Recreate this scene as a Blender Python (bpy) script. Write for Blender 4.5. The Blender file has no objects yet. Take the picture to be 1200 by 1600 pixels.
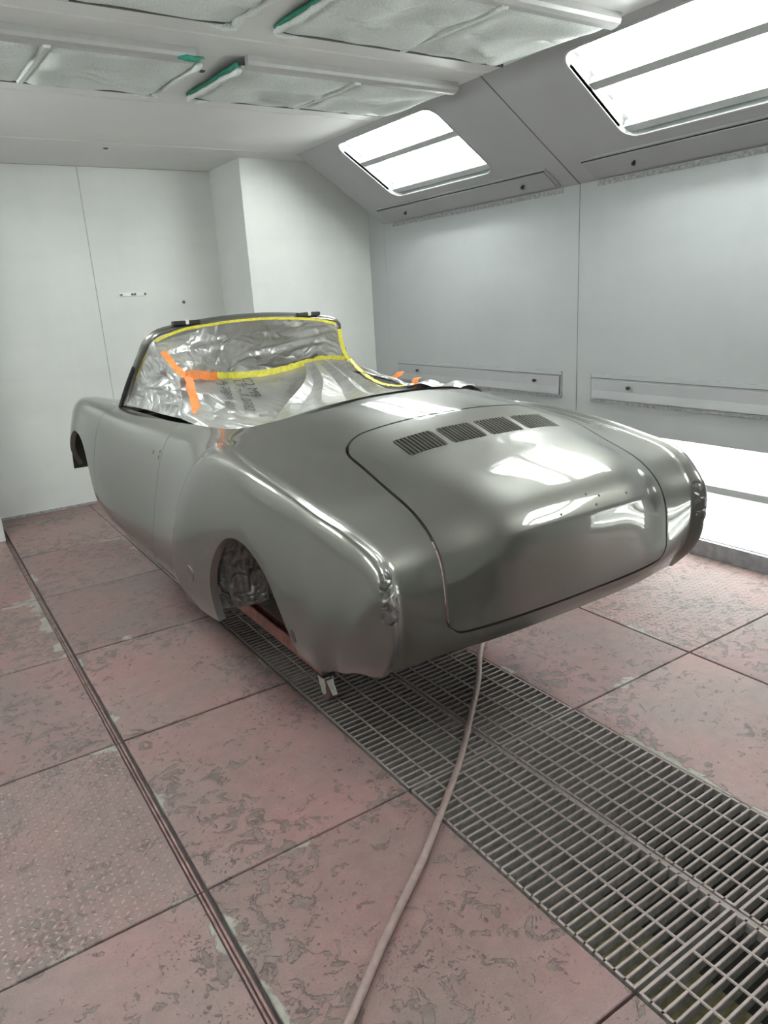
import bpy, math, random
import numpy as np
from mathutils import Matrix, Vector, noise as mnoise

scene = bpy.context.scene
COL = scene.collection
random.seed(7)
rng = np.random.default_rng(11)

# ------------------------------------------------------------------ camera
CAM_H = 1.7
yaw, pit, rol = 0.56823814, -0.28785921, -0.05938305
fw = np.array([math.sin(yaw)*math.cos(pit), math.cos(yaw)*math.cos(pit), math.sin(pit)])
rt = np.array([math.cos(yaw), -math.sin(yaw), 0.0])
up = np.cross(rt, fw)
r2 = math.cos(rol)*rt + math.sin(rol)*up
u2 = -math.sin(rol)*rt + math.cos(rol)*up
cam_d = bpy.data.cameras.new('camera'); cam = bpy.data.objects.new('camera', cam_d); COL.objects.link(cam)
cam_d.sensor_fit = 'VERTICAL'; cam_d.sensor_height = 36.0; cam_d.lens = 1132.86/1600*36.0
cam_d.clip_start = 0.02
cam.matrix_world = Matrix(((r2[0], u2[0], -fw[0], 0), (r2[1], u2[1], -fw[1], 0), (r2[2], u2[2], -fw[2], CAM_H), (0, 0, 0, 1)))
scene.camera = cam

# ------------------------------------------------------------------ world and exposure
world = bpy.data.worlds.new('booth_world'); scene.world = world; world.use_nodes = True
world.node_tree.nodes['Background'].inputs[0].default_value = (0.8, 0.85, 0.9, 1)
world.node_tree.nodes['Background'].inputs[1].default_value = 0.02
vs = scene.view_settings
vs.view_transform = 'Standard'; vs.look = 'None'; vs.gamma = 1.0; vs.exposure = 0.78; vs.use_curve_mapping = False
scene.cycles.max_bounces = 10; scene.cycles.diffuse_bounces = 6; scene.cycles.glossy_bounces = 5
scene.cycles.sample_clamp_indirect = 6.0
TUBE_POWER = 36.0

# ------------------------------------------------------------------ materials
def new_mat(name):
    m = bpy.data.materials.new(name); m.use_nodes = True
    nt = m.node_tree; b = nt.nodes['Principled BSDF']
    return m, nt, b

def N(nt, typ, **kw):
    n = nt.nodes.new(typ)
    for k, v in kw.items():
        if k.startswith('i_'):
            n.inputs[k[2:].replace('_', ' ')].default_value = v
        else:
            setattr(n, k, v)
    return n

def ramp(nt, fac, stops, interp='LINEAR'):
    r = nt.nodes.new('ShaderNodeValToRGB'); r.color_ramp.interpolation = interp
    els = r.color_ramp.elements
    while len(els) < len(stops): els.new(0.5)
    for e, (p, c) in zip(els, stops):
        e.position = p; e.color = (c[0], c[1], c[2], 1) if not isinstance(c, (int, float)) else (c, c, c, 1)
    nt.links.new(fac, r.inputs[0]); return r

def mixc(nt, fac, a, b, typ='MIX'):
    m = nt.nodes.new('ShaderNodeMix'); m.data_type = 'RGBA'; m.blend_type = typ
    for sock, v in ((m.inputs[0], fac), (m.inputs[6], a), (m.inputs[7], b)):
        if hasattr(v, 'is_output'): nt.links.new(v, sock)
        elif isinstance(v, (int, float)): sock.default_value = v
        else: sock.default_value = (v[0], v[1], v[2], 1)
    return m.outputs[2]

def math_n(nt, op, a, b=0.0):
    m = nt.nodes.new('ShaderNodeMath'); m.operation = op
    for i, v in enumerate((a, b)):
        if hasattr(v, 'is_output'): nt.links.new(v, m.inputs[i])
        else: m.inputs[i].default_value = v
    return m.outputs[0]

def wpos(nt, scale=(1, 1, 1), obj=False):
    if obj: src = N(nt, 'ShaderNodeTexCoord').outputs['Object']
    else: src = N(nt, 'ShaderNodeNewGeometry').outputs['Position']
    mp = N(nt, 'ShaderNodeMapping'); mp.inputs['Scale'].default_value = scale
    nt.links.new(src, mp.inputs['Vector']); return mp.outputs[0]

def noise_t(nt, vec, scale, detail=4, rough=0.55, dist=0.0):
    n = N(nt, 'ShaderNodeTexNoise'); n.inputs['Scale'].default_value = scale
    n.inputs['Detail'].default_value = detail; n.inputs['Roughness'].default_value = rough
    n.inputs['Distortion'].default_value = dist
    nt.links.new(vec, n.inputs['Vector']); return n.outputs['Fac']

def bump(nt, b, h, strength=0.3, dist=0.01, coat=False):
    bn = N(nt, 'ShaderNodeBump'); bn.inputs['Strength'].default_value = strength; bn.inputs['Distance'].default_value = dist
    nt.links.new(h, bn.inputs['Height']); nt.links.new(bn.outputs[0], b.inputs['Normal'])
    return bn

def simple(name, col, rough=0.5, metal=0.0, nscale=30, namp=0.12, bstr=0.0, coat=0.0):
    m, nt, b = new_mat(name)
    v = wpos(nt); f = noise_t(nt, v, nscale)
    c = ramp(nt, f, [(0.3, [x*(1-namp) for x in col]), (0.7, [min(1, x*(1+namp)) for x in col])])
    nt.links.new(c.outputs[0], b.inputs['Base Color'])
    b.inputs['Roughness'].default_value = rough; b.inputs['Metallic'].default_value = metal
    b.inputs['Coat Weight'].default_value = coat
    if bstr: bump(nt, b, f, bstr, 0.004)
    return m

def mat_wall(name, col, rough, streak=0.06, dirt=0.25):
    m, nt, b = new_mat(name)
    v = wpos(nt)
    big = noise_t(nt, v, 1.3, 5, 0.6)
    vs_ = wpos(nt, (9, 9, 0.35)); st = noise_t(nt, vs_, 1.1, 6, 0.65, 0.3)
    hs_ = wpos(nt, (0.5, 0.5, 3)); hz = noise_t(nt, hs_, 1.2, 5, 0.65, 0.6)
    c0 = ramp(nt, big, [(0.3, [x*(1-streak) for x in col]), (0.7, [min(1, x*(1+streak)) for x in col])]).outputs[0]
    c1 = mixc(nt, 1.0, c0, ramp(nt, st, [(0.2, 1-streak*0.7), (0.8, 1.0)]).outputs[0], 'MULTIPLY')
    c2 = mixc(nt, 1.0, c1, ramp(nt, hz, [(0.3, 1-streak*0.8), (0.6, 1.0)]).outputs[0], 'MULTIPLY')
    spk = noise_t(nt, v, 9, 6, 0.7, 1.2)
    sm = ramp(nt, spk, [(0.24, 1.0), (0.33, 0.0)]).outputs[0]
    c3 = mixc(nt, math_n(nt, 'MULTIPLY', sm, dirt), c2, [x*0.55 for x in col])
    nt.links.new(c3, b.inputs['Base Color'])
    rr = ramp(nt, st, [(0.3, rough-0.06), (0.7, rough+0.08)])
    nt.links.new(rr.outputs[0], b.inputs['Roughness'])
    bump(nt, b, noise_t(nt, v, 60, 3), 0.05, 0.002)
    return m

def mat_paint():
    m, nt, b = new_mat('metallic_grey_paint')
    v = wpos(nt); fl = noise_t(nt, v, 900, 2, 0.8)
    c = ramp(nt, fl, [(0.35, (0.118, 0.116, 0.103)), (0.65, (0.148, 0.145, 0.130))])
    nt.links.new(c.outputs[0], b.inputs['Base Color'])
    b.inputs['Metallic'].default_value = 0.8; b.inputs['Roughness'].default_value = 0.42
    b.inputs['Coat Weight'].default_value = 1.0; b.inputs['Coat Roughness'].default_value = 0.015; b.inputs['Coat IOR'].default_value = 1.75
    return m

def mat_floor_paint():
    m, nt, b = new_mat('peeling_red_floor_paint')
    v = wpos(nt); oi = N(nt, 'ShaderNodeObjectInfo')
    va = N(nt, 'ShaderNodeVectorMath', operation='ADD'); nt.links.new(v, va.inputs[0]); nt.links.new(oi.outputs['Random'], va.inputs[1])
    big = noise_t(nt, v, 1.6, 5, 0.6)
    mid = noise_t(nt, v, 14, 5, 0.65)
    col = ramp(nt, big, [(0.30, (0.185, 0.142, 0.132)), (0.50, (0.218, 0.143, 0.134)), (0.70, (0.250, 0.136, 0.132))]).outputs[0]
    col = mixc(nt, 0.5, col, ramp(nt, mid, [(0.3, 0.72), (0.7, 1.12)]).outputs[0], 'MULTIPLY')
    tint = ramp(nt, oi.outputs['Random'], [(0.0, 0.84), (1.0, 1.10)]).outputs[0]
    col = mixc(nt, 1.0, col, tint, 'MULTIPLY')
    # chips: patches where paint has flaked
    zone = noise_t(nt, va.outputs[0], 2.3, 3, 0.5)
    chip = noise_t(nt, v, 17, 7, 0.62, 0.9)
    ch = math_n(nt, 'ADD', chip, math_n(nt, 'MULTIPLY', math_n(nt, 'SUBTRACT', zone, 0.5), 0.55))
    cm = ramp(nt, ch, [(0.585, 0.0), (0.597, 1.0)]).outputs[0]
    rim = ramp(nt, ch, [(0.562, 0.0), (0.588, 1.0), (0.604, 0.0)]).outputs[0]
    # worn bare edges
    g = N(nt, 'ShaderNodeTexCoord').outputs['Generated']
    sp = N(nt, 'ShaderNodeSeparateXYZ'); nt.links.new(g, sp.inputs[0])
    ex = math_n(nt, 'MINIMUM', sp.outputs[0], math_n(nt, 'SUBTRACT', 1.0, sp.outputs[0]))
    ey = math_n(nt, 'MINIMUM', sp.outputs[1], math_n(nt, 'SUBTRACT', 1.0, sp.outputs[1]))
    e = math_n(nt, 'MINIMUM', ex, ey)
    en = math_n(nt, 'MULTIPLY', math_n(nt, 'SUBTRACT', noise_t(nt, va.outputs[0], 2.2, 6, 0.6), 0.56), 0.55)
    em = ramp(nt, math_n(nt, 'SUBTRACT', e, en), [(0.000, 1.0), (0.012, 0.0)]).outputs[0]
    bare = ramp(nt, mid, [(0.3, (0.20, 0.195, 0.17)), (0.7, (0.33, 0.325, 0.29))]).outputs[0]
    chipc = ramp(nt, mid, [(0.35, (0.085, 0.068, 0.060)), (0.65, (0.175, 0.138, 0.125))]).outputs[0]
    c1 = mixc(nt, math_n(nt, 'MULTIPLY', cm, 0.75), col, chipc)
    c1 = mixc(nt, math_n(nt, 'MULTIPLY', rim, 0.65), c1, (0.045, 0.033, 0.031))
    fz = math_n(nt, 'ADD', noise_t(nt, v, 48, 5, 0.6, 1.5), math_n(nt, 'MULTIPLY', math_n(nt, 'SUBTRACT', noise_t(nt, va.outputs[0], 5, 3), 0.5), 0.35))
    fm = ramp(nt, fz, [(0.655, 0.0), (0.668, 1.0)]).outputs[0]
    c1 = mixc(nt, math_n(nt, 'MULTIPLY', fm, 0.75), c1, (0.05, 0.038, 0.036))
    c2 = mixc(nt, math_n(nt, 'MULTIPLY', em, 0.85), c1, bare)
    fine = noise_t(nt, v, 160, 3)
    c2 = mixc(nt, 0.35, c2, ramp(nt, fine, [(0.3, 0.7), (0.7, 1.2)]).outputs[0], 'MULTIPLY')
    nt.links.new(c2, b.inputs['Base Color'])
    b.inputs['Roughness'].default_value = 0.55
    hh = math_n(nt, 'SUBTRACT', math_n(nt, 'MULTIPLY', mid, 0.25), math_n(nt, 'MAXIMUM', cm, em))
    bump(nt, b, math_n(nt, 'SUBTRACT', hh, fm), 0.7, 0.005)
    return m

def mat_film(name, base=(0.52, 0.52, 0.51), rough=0.26, sc=9.0, strength=0.55):
    m, nt, b = new_mat(name)
    v = wpos(nt)
    w = noise_t(nt, v, sc, 3, 0.5, 0.4)
    vo = N(nt, 'ShaderNodeTexVoronoi', feature='DISTANCE_TO_EDGE'); vo.inputs['Scale'].default_value = sc*1.1
    wv = N(nt, 'ShaderNodeVectorMath', operation='ADD'); nt.links.new(v, wv.inputs[0])
    nn = N(nt, 'ShaderNodeTexNoise'); nn.inputs['Scale'].default_value = sc*0.8; nt.links.new(v, nn.inputs['Vector'])
    sc2 = N(nt, 'ShaderNodeVectorMath', operation='SCALE'); sc2.inputs['Scale'].default_value = 0.35
    nt.links.new(nn.outputs['Color'], sc2.inputs[0]); nt.links.new(sc2.outputs[0], wv.inputs[1]); nt.links.new(wv.outputs[0], vo.inputs['Vector'])
    h = math_n(nt, 'ADD', math_n(nt, 'MULTIPLY', w, 0.9), math_n(nt, 'MULTIPLY', math_n(nt, 'MINIMUM', vo.outputs['Distance'], 0.25), 1.2))
    c = ramp(nt, w, [(0.3, [x*0.8 for x in base]), (0.7, [min(1, x*1.12) for x in base])])
    nt.links.new(c.outputs[0], b.inputs['Base Color'])
    b.inputs['Metallic'].default_value = 0.42; b.inputs['Roughness'].default_value = rough
    b.inputs['Coat Weight'].default_value = 0.6; b.inputs['Coat Roughness'].default_value = 0.12
    bump(nt, b, h, strength, 0.03)
    return m

def mat_emit(name, col, s):
    m, nt, b = new_mat(name)
    b.inputs['Base Color'].default_value = (0.9, 0.9, 0.9, 1)
    b.inputs['Emission Color'].default_value = (*col, 1); b.inputs['Emission Strength'].default_value = s
    return m

def mat_filter():
    m, nt, b = new_mat('white_filter_fleece')
    v = wpos(nt); f = noise_t(nt, v, 130, 4, 0.7); l = noise_t(nt, v, 5, 3)
    c = ramp(nt, f, [(0.3, (0.50, 0.53, 0.51)), (0.7, (0.78, 0.82, 0.80))]).outputs[0]
    c = mixc(nt, 0.5, c, ramp(nt, l, [(0.3, 0.85), (0.7, 1.0)]).outputs[0], 'MULTIPLY')
    nt.links.new(c, b.inputs['Base Color']); b.inputs['Roughness'].default_value = 0.95
    bump(nt, b, f, 0.5, 0.006)
    return m

def mat_grate():
    m, nt, b = new_mat('overspray_grate_steel')
    v = wpos(nt); f = noise_t(nt, v, 45, 5, 0.65); l = noise_t(nt, v, 3, 3)
    c = ramp(nt, f, [(0.3, (0.125, 0.118, 0.110)), (0.7, (0.27, 0.25, 0.235))]).outputs[0]
    # pinkish overspray lies on the top edges only
    geo = N(nt, 'ShaderNodeNewGeometry'); sp = N(nt, 'ShaderNodeSeparateXYZ'); nt.links.new(geo.outputs['Position'], sp.inputs[0])
    tp = ramp(nt, math_n(nt, 'MULTIPLY', math_n(nt, 'ADD', sp.outputs[2], 0.008), 100), [(0.1, 0.0), (0.7, 1.0)]).outputs[0]
    c = mixc(nt, math_n(nt, 'MULTIPLY', tp, 0.7), c, (0.30, 0.235, 0.225))
    nt.links.new(c, b.inputs['Base Color']); b.inputs['Roughness'].default_value = 0.6; b.inputs['Metallic'].default_value = 0.1
    bump(nt, b, f, 0.5, 0.003)
    return m

M = {}
M['paint'] = mat_paint()
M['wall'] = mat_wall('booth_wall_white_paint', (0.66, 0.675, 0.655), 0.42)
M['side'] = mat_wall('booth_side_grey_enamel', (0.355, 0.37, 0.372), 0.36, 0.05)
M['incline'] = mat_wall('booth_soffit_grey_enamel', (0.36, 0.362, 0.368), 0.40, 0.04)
M['ceil'] = mat_wall('booth_ceiling_paint', (0.72, 0.715, 0.71), 0.45, 0.04)
M['panel'] = mat_wall('access_panel_enamel', (0.325, 0.33, 0.335), 0.35, 0.05, 0.6)
M['floorp'] = mat_floor_paint()
M['lug'] = simple('worn_tread_paint', (0.34, 0.265, 0.25), 0.36, 0.15, 30, 0.25)
M['film'] = mat_film('silver_masking_film', (0.45, 0.445, 0.435), 0.30, 7.0, 0.75)
M['film2'] = mat_film('silver_masking_film_smooth', (0.43, 0.43, 0.42), 0.36, 6.0, 0.5)
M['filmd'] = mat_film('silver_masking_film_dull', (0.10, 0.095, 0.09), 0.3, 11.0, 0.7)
M['yellow'] = simple('yellow_masking_tape', (0.62, 0.56, 0.05), 0.55, 0, 60, 0.2)
M['orange'] = simple('orange_masking_tape', (0.75, 0.22, 0.05), 0.5, 0, 60, 0.15)
M['black'] = simple('black_rubber', (0.012, 0.012, 0.013), 0.5)
M['dark'] = simple('dark_recess', (0.02, 0.02, 0.02), 0.8)
M['joint'] = simple('pale_panel_joint', (0.40, 0.41, 0.40), 0.7, 0, 20, 0.2)
M['seam'] = simple('seam_shadow_line', (0.12, 0.12, 0.12), 0.8)
M['dirt'] = simple('dirty_sealant', (0.27, 0.275, 0.28), 0.8, 0, 45, 0.35)
M['slab'] = simple('pit_concrete', (0.045, 0.042, 0.04), 0.9, 0, 12, 0.4)
M['pitfilter'] = simple('olive_pit_filter', (0.20, 0.175, 0.085), 0.95, 0, 25, 0.35)
M['kerb'] = simple('grey_kerb', (0.27, 0.27, 0.285), 0.7, 0, 14, 0.3, 0.3)
M['grate'] = mat_grate()
M['rail'] = simple('reddish_steel_rail', (0.20, 0.125, 0.118), 0.45, 0.3, 20, 0.35)
M['tube'] = mat_emit('fluorescent_tube_glow', (0.95, 1.0, 0.97), TUBE_POWER)
M['tubelow'] = mat_emit('low_fluorescent_tube_glow', (0.95, 1.0, 0.97), 7.5)
M['white'] = simple('white_enamel', (0.82, 0.84, 0.82), 0.4, 0, 20, 0.04)
M['refl'] = simple('light_grey_reflector', (0.40, 0.42, 0.415), 0.4, 0.1, 20, 0.05)
M['chrome'] = simple('zinc_plate', (0.62, 0.62, 0.58), 0.38, 0.35, 60, 0.2)
M['red'] = simple('red_oxide_paint', (0.25, 0.105, 0.088), 0.6, 0, 25, 0.35)
M['brownd'] = simple('dusty_brown_steel', (0.115, 0.088, 0.08), 0.6, 0, 20, 0.3)
M['castw'] = simple('red_brown_caster_tyre', (0.17, 0.09, 0.085), 0.6)
M['hose'] = simple('pinkish_grey_rubber', (0.235, 0.17, 0.158), 0.6, 0, 40, 0.15)
M['fleece'] = mat_filter()
M['green'] = simple('green_filter_edge', (0.03, 0.24, 0.165), 0.8, 0, 60, 0.25)
M['drum'] = simple('rusty_brake_drum', (0.06, 0.055, 0.05), 0.6, 0.5, 30, 0.4)
M['ink'] = simple('grey_print_ink', (0.09, 0.09, 0.095), 0.6)
M['alu'] = simple('painted_aluminium_rail', (0.46, 0.46, 0.455), 0.35, 0.2, 20, 0.05)

# ------------------------------------------------------------------ builders
class MB:
    def __init__(s): s.v = []; s.f = []
    def add(s, vs_, fs):
        o = len(s.v); s.v += [tuple(map(float, p)) for p in vs_]; s.f += [tuple(i+o for i in f) for f in fs]; return s
    def box(s, a, b):
        x0, y0, z0 = a; x1, y1, z1 = b
        return s.add([(x0, y0, z0), (x1, y0, z0), (x1, y1, z0), (x0, y1, z0), (x0, y0, z1), (x1, y0, z1), (x1, y1, z1), (x0, y1, z1)],
                     [(0, 3, 2, 1), (4, 5, 6, 7), (0, 1, 5, 4), (1, 2, 6, 5), (2, 3, 7, 6), (3, 0, 4, 7)])
    def bevbox(s, a, b, r):
        # box with chamfered top and bottom edges
        x0, y0, z0 = a; x1, y1, z1 = b
        rings = [(z0, r), (z0+r, 0), (z1-r, 0), (z1, r)]
        vs_ = []
        for z, i in rings:
            vs_ += [(x0+i, y0+i, z), (x1-i, y0+i, z), (x1-i, y1-i, z), (x0+i, y1-i, z)]
        fs = [(3, 2, 1, 0), (12, 13, 14, 15)]
        for k in range(3):
            for q in range(4):
                fs.append((4*k+q, 4*k+(q+1) % 4, 4*k+4+(q+1) % 4, 4*k+4+q))
        return s.add(vs_, fs)
    def fbox(s, o, ax, ay, az):
        o = np.array(o, float); ax, ay, az = (np.array(q, float) for q in (ax, ay, az))
        P = [o, o+ax, o+ax+ay, o+ay]; P += [p+az for p in P]
        return s.add(P, [(0, 3, 2, 1), (4, 5, 6, 7), (0, 1, 5, 4), (1, 2, 6, 5), (2, 3, 7, 6), (3, 0, 4, 7)])
    def tube(s, path, r, n=10, cap=True):
        P = [np.array(p, float) for p in path]; rr = r if hasattr(r, '__len__') else [r]*len(P)
        vs_ = []; prev = None
        for i, p in enumerate(P):
            t = P[min(i+1, len(P)-1)]-P[max(i-1, 0)]; t /= np.linalg.norm(t)
            if prev is None:
                a = np.array([0, 0, 1.0]) if abs(t[2]) < 0.9 else np.array([1.0, 0, 0])
                u = np.cross(t, a)
            else: u = prev-t*(prev@t)
            u /= np.linalg.norm(u); prev = u; w = np.cross(t, u)
            for k in range(n):
                c = 2*math.pi*k/n; vs_.append(p+rr[i]*(math.cos(c)*u+math.sin(c)*w))
        fs = [(i*n+k, i*n+(k+1) % n, (i+1)*n+(k+1) % n, (i+1)*n+k) for i in range(len(P)-1) for k in range(n)]
        if cap: fs += [tuple(range(n))[::-1], tuple((len(P)-1)*n+k for k in range(n))]
        return s.add(vs_, fs)
    def lathe(s, prof, o, axis, n=24):
        # prof: list of (distance along axis, radius)
        axis = np.array(axis, float); axis /= np.linalg.norm(axis)
        a = np.array([0, 0, 1.0]) if abs(axis[2]) < 0.9 else np.array([1.0, 0, 0])
        u = np.cross(axis, a); u /= np.linalg.norm(u); w = np.cross(axis, u); o = np.array(o, float)
        vs_ = []
        for d, r in prof:
            for k in range(n):
                c = 2*math.pi*k/n; vs_.append(o+axis*d+r*(math.cos(c)*u+math.sin(c)*w))
        fs = [(i*n+k, i*n+(k+1) % n, (i+1)*n+(k+1) % n, (i+1)*n+k) for i in range(len(prof)-1) for k in range(n)]
        fs += [tuple(range(n))[::-1], tuple((len(prof)-1)*n+k for k in range(n))]
        return s.add(vs_, fs)
    def mesh(s, name, mat, smooth=None):
        me = bpy.data.meshes.new(name); me.from_pydata(s.v, [], s.f); me.update()
        if mat: me.materials.append(M[mat] if isinstance(mat, str) else mat)
        if smooth is not None:
            me.polygons.foreach_set('use_smooth', [True]*len(me.polygons))
            if smooth < 180: me.set_sharp_from_angle(angle=math.radians(smooth))
        return me
    def build(s, name, mat, parent=None, smooth=None):
        return link(name, s.mesh(name, mat, smooth), parent)

def link(name, data, parent=None):
    o = bpy.data.objects.new(name, data); COL.objects.link(o)
    if parent is not None: o.parent = parent
    return o

def tag(o, label=None, cat=None, group=None, kind=None):
    if label: o['label'] = label
    if cat: o['category'] = cat
    if group: o['group'] = group
    if kind: o['kind'] = kind
    return o

def empty(name, loc=(0, 0, 0)):
    o = bpy.data.objects.new(name, None); o.empty_display_size = 0.1; COL.objects.link(o); o.location = loc
    return o

def put(o, parent):
    """parent o under a located Empty while its vertices stay in world coordinates"""
    o.parent = parent; o.matrix_parent_inverse = Matrix.Translation(parent.location).inverted(); return o

def grid_faces(n, m):
    return [(i*m+j, (i+1)*m+j, (i+1)*m+j+1, i*m+j+1) for i in range(n-1) for j in range(m-1)]

def ring_panel(o, ex, ey, w, h, hole, th, nrm):
    """rectangle w x h (origin o, axes ex ey) with a rounded hole (cx,cy,hw,hh,r); th = thickness along -nrm"""
    o, ex, ey, nrm = (np.array(q, float) for q in (o, ex, ey, nrm))
    cx, cy, hw, hh, r = hole
    pts_h, pts_o = [], []
    def outer(px, py):
        # project from hole centre to rectangle border
        dx, dy = px-cx, py-cy; t = 1e9
        if dx > 1e-9: t = min(t, (w-cx)/dx)
        if dx < -1e-9: t = min(t, -cx/dx)
        if dy > 1e-9: t = min(t, (h-cy)/dy)
        if dy < -1e-9: t = min(t, -cy/dy)
        return cx+dx*t, cy+dy*t
    H = rrect(cx, cy, hw, hh, r, 10)
    # add corner rays
    O = [outer(*p) for p in H]
    for corner in ((0, 0), (w, 0), (w, h), (0, h)):
        k = min(range(len(O)), key=lambda i: (O[i][0]-corner[0])**2+(O[i][1]-corner[1])**2); O[k] = corner
    n = len(H)
    P = [o+ex*a+ey*b for a, b in H]+[o+ex*a+ey*b for a, b in O]
    Q = [p-nrm*th for p in P]
    fs = []
    for i in range(n):
        j = (i+1) % n
        fs.append((i, n+i, n+j, j)); fs.append((2*n+j, 3*n+j, 3*n+i, 2*n+i)); fs.append((i, j, 2*n+j, 2*n+i)); fs.append((n+j, n+i, 3*n+i, 3*n+j))
    return MB().add(P+Q, fs)

def rrect(cx, cy, hw, hh, r, n=8, sub=6):
    pts = []
    cs = [(cx+hw-r, cy+hh-r, 0), (cx-hw+r, cy+hh-r, 90), (cx-hw+r, cy-hh+r, 180), (cx+hw-r, cy-hh+r, 270)]
    for q, (x, y, a0) in enumerate(cs):
        for k in range(n+1):
            a = math.radians(a0+90*k/n); pts.append((x+r*math.cos(a), y+r*math.sin(a)))
        x2, y2, a2 = cs[(q+1) % 4]; e = (x2+r*math.cos(math.radians(a2)), y2+r*math.sin(math.radians(a2))); s0 = pts[-1]
        for k in range(1, sub): pts.append((s0[0]+(e[0]-s0[0])*k/sub, s0[1]+(e[1]-s0[1])*k/sub))
    return pts

# ------------------------------------------------------------------ room dimensions (metres)
XC = 1.645                       # centre line of booth, grates and car
XR, XL = 4.05, 2*XC-4.05         # side walls
YB, YF = 7.02, -3.5              # back wall, wall behind the photographer
ZC = 2.91                        # ceiling
XI, ZI = 3.19, 2.35              # slanted soffit from (XI, ZC) to (XR, ZI)
YI = 6.05                        # far end of the soffit
YCOL = 6.32                      # face of the corner boxes
XCOL = 2.77
MOD = 2.39                       # soffit module length
SEAMS = [0.87+0.978*i for i in range(-5, 7)]     # cross joints of the floor plates

# ------------------------------------------------------------------ floor: slab, pit, plates
G0, G1, G2 = 1.215, 1.645, 2.065     # grate columns
slab = MB()
for x0, x1 in ((XL, G0-0.004), (G2+0.004, XR)):
    slab.box((x0, YF, -0.9), (x1, YB, -0.022))
slab.box((G0-0.004, YF, -0.9), (G2+0.004, YB, -0.55))
slab.box((G0-0.004, SEAMS[5+5]+0.004, -0.549), (G2+0.004, YB, -0.022))
slab.box((G1-0.02, YF, -0.549), (G1+0.02, SEAMS[10], -0.045))
floor = slab.build('floor', 'slab'); tag(floor, 'painted steel plate floor over a dark grated pit', kind='structure')
pf = MB().box((G0, YF, -0.32), (G1-0.02, 2.0, -0.29)).build('pit_filter', 'pitfilter')
tag(pf, 'olive yellow exhaust filter mat lying in the pit under the grates', 'filter mat')

cols = [(XL, 0.425, 'outer'), (0.462, 1.211, 'inner'), (2.069, 2.848, 'inner'), (2.858, 4.02, 'outer')]
plate_cache = {}
TREAD = []
for ci, (x0, x1, kind) in enumerate(cols):
    for i in range(len(SEAMS)):
        y0 = SEAMS[i]; y1 = SEAMS[i+1] if i+1 < len(SEAMS) else YB
        if y0 < -1.2: continue
        g = 0.004 if not (ci == 1 and abs(y0-2.826) < 0.1) else 0.009
        w, d = x1-x0, y1-y0-2*g+0.0
        key = (round(w, 3), round(d, 3))
        if key not in plate_cache:
            mb = MB(); mb.bevbox((-w/2, -d/2, -0.02), (w/2, d/2, 0.0), 0.0025); plate_cache[key] = mb.mesh('floor_plate', 'floorp')
        o = link('floor_plate', plate_cache[key], floor)
        o.location = ((x0+x1)/2, (y0+y1)/2, 0); o.rotation_euler = (0, 0, 0)
        if (ci == 0 and abs(y0-1.848) < 0.05): TREAD.append((o, w, d, 0.027, 0.0030))
        if (ci == 3 and 1.7 < y0 < 3.0): TREAD.append((o, w, d, 0.030, 0.0012))
# cross plates under the back wall behind the grates
y0, y1 = SEAMS[10]+0.004, SEAMS[11]-0.004
for k, (x0, x1) in enumerate(((1.215, 2.065),)):
    for (ya, yb) in ((y0, y1), (SEAMS[11]+0.004, YB)):
        mb = MB(); w, d = x1-x0, yb-ya; mb.bevbox((-w/2, -d/2, -0.02), (w/2, d/2, 0.0), 0.0025)
        o = mb.build('floor_plate', 'floorp', floor); o.location = ((x0+x1)/2, (ya+yb)/2, 0)
# raised tread lugs on the chequer plates
for (o, w, d, p, h) in TREAD:
    mb = MB(); nx, ny = int((w-0.02)/p), int((d-0.02)/p)
    for ix in range(nx):
        for iy in range(ny):
            cx, cy = -w/2+0.01+(ix+0.5)*p, -d/2+0.01+(iy+0.5)*p
            a = math.radians(45 if (ix+iy) % 2 else -45)
            ux, uy = math.cos(a), math.sin(a); L, W = p*0.46, p*0.17
            q = [(-L, 0, 0), (0, -W, 0), (L, 0, 0), (0, W, 0), (-L*0.55, 0, h), (0, -W*0.5, h), (L*0.55, 0, h), (0, W*0.5, h)]
            mb.add([(cx+x*ux-y*uy, cy+x*uy+y*ux, z) for x, y, z in q], [(4, 5, 6, 7), (0, 1, 5, 4), (1, 2, 6, 5), (2, 3, 7, 6), (3, 0, 4, 7)])
    lug = mb.build('tread_lugs', 'lug' if h > 0.002 else 'floorp', floor, None); lug.location = o.location; tag(lug, kind='stuff')
# guide channel between the left plate columns
for dx, r in ((0.434, 0.0055), (0.4465, 0.006)):
    for i in range(len(SEAMS)):
        y0 = SEAMS[i]; y1 = SEAMS[i+1] if i+1 < len(SEAMS) else YB-0.8
        if y0 < -1.2: continue
        mb = MB(); mb.tube([(dx, y0+0.002, -0.008), (dx, y1-0.002, -0.008)], r, 8); mb.build('guide_rail', 'rail', floor, 60)

# ------------------------------------------------------------------ floor grates
def bar_mesh(w):
    mb = MB(); t = 0.0042
    prof = [(-t*0.7, 0.0), (t*0.7, 0.0), (t, -0.002), (t*0.85, -0.032), (-t*0.85, -0.032), (-t, -0.002)]
    n = len(prof); vs_ = [(0, y, z) for y, z in prof]+[(w, y, z) for y, z in prof]
    fs = [(k, (k+1) % n, n+(k+1) % n, n+k) for k in range(n)]+[tuple(range(n))[::-1], tuple(range(n, 2*n))]
    return mb.add(vs_, fs).mesh('bearing_bar', 'grate')
def rod_mesh(L):
    return MB().tube([(0, 0.0, -0.0045), (0, L, -0.0045)], 0.0045, 6).mesh('cross_rod', 'grate')
BW = G1-G0-0.016; bar_me = bar_mesh(BW); PL = 0.978-0.012; rod_me = rod_mesh(PL)
end_me = MB().box((0, -0.004, -0.034), (BW, 0.004, 0.001)).mesh('end_bar', 'grate')
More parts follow.
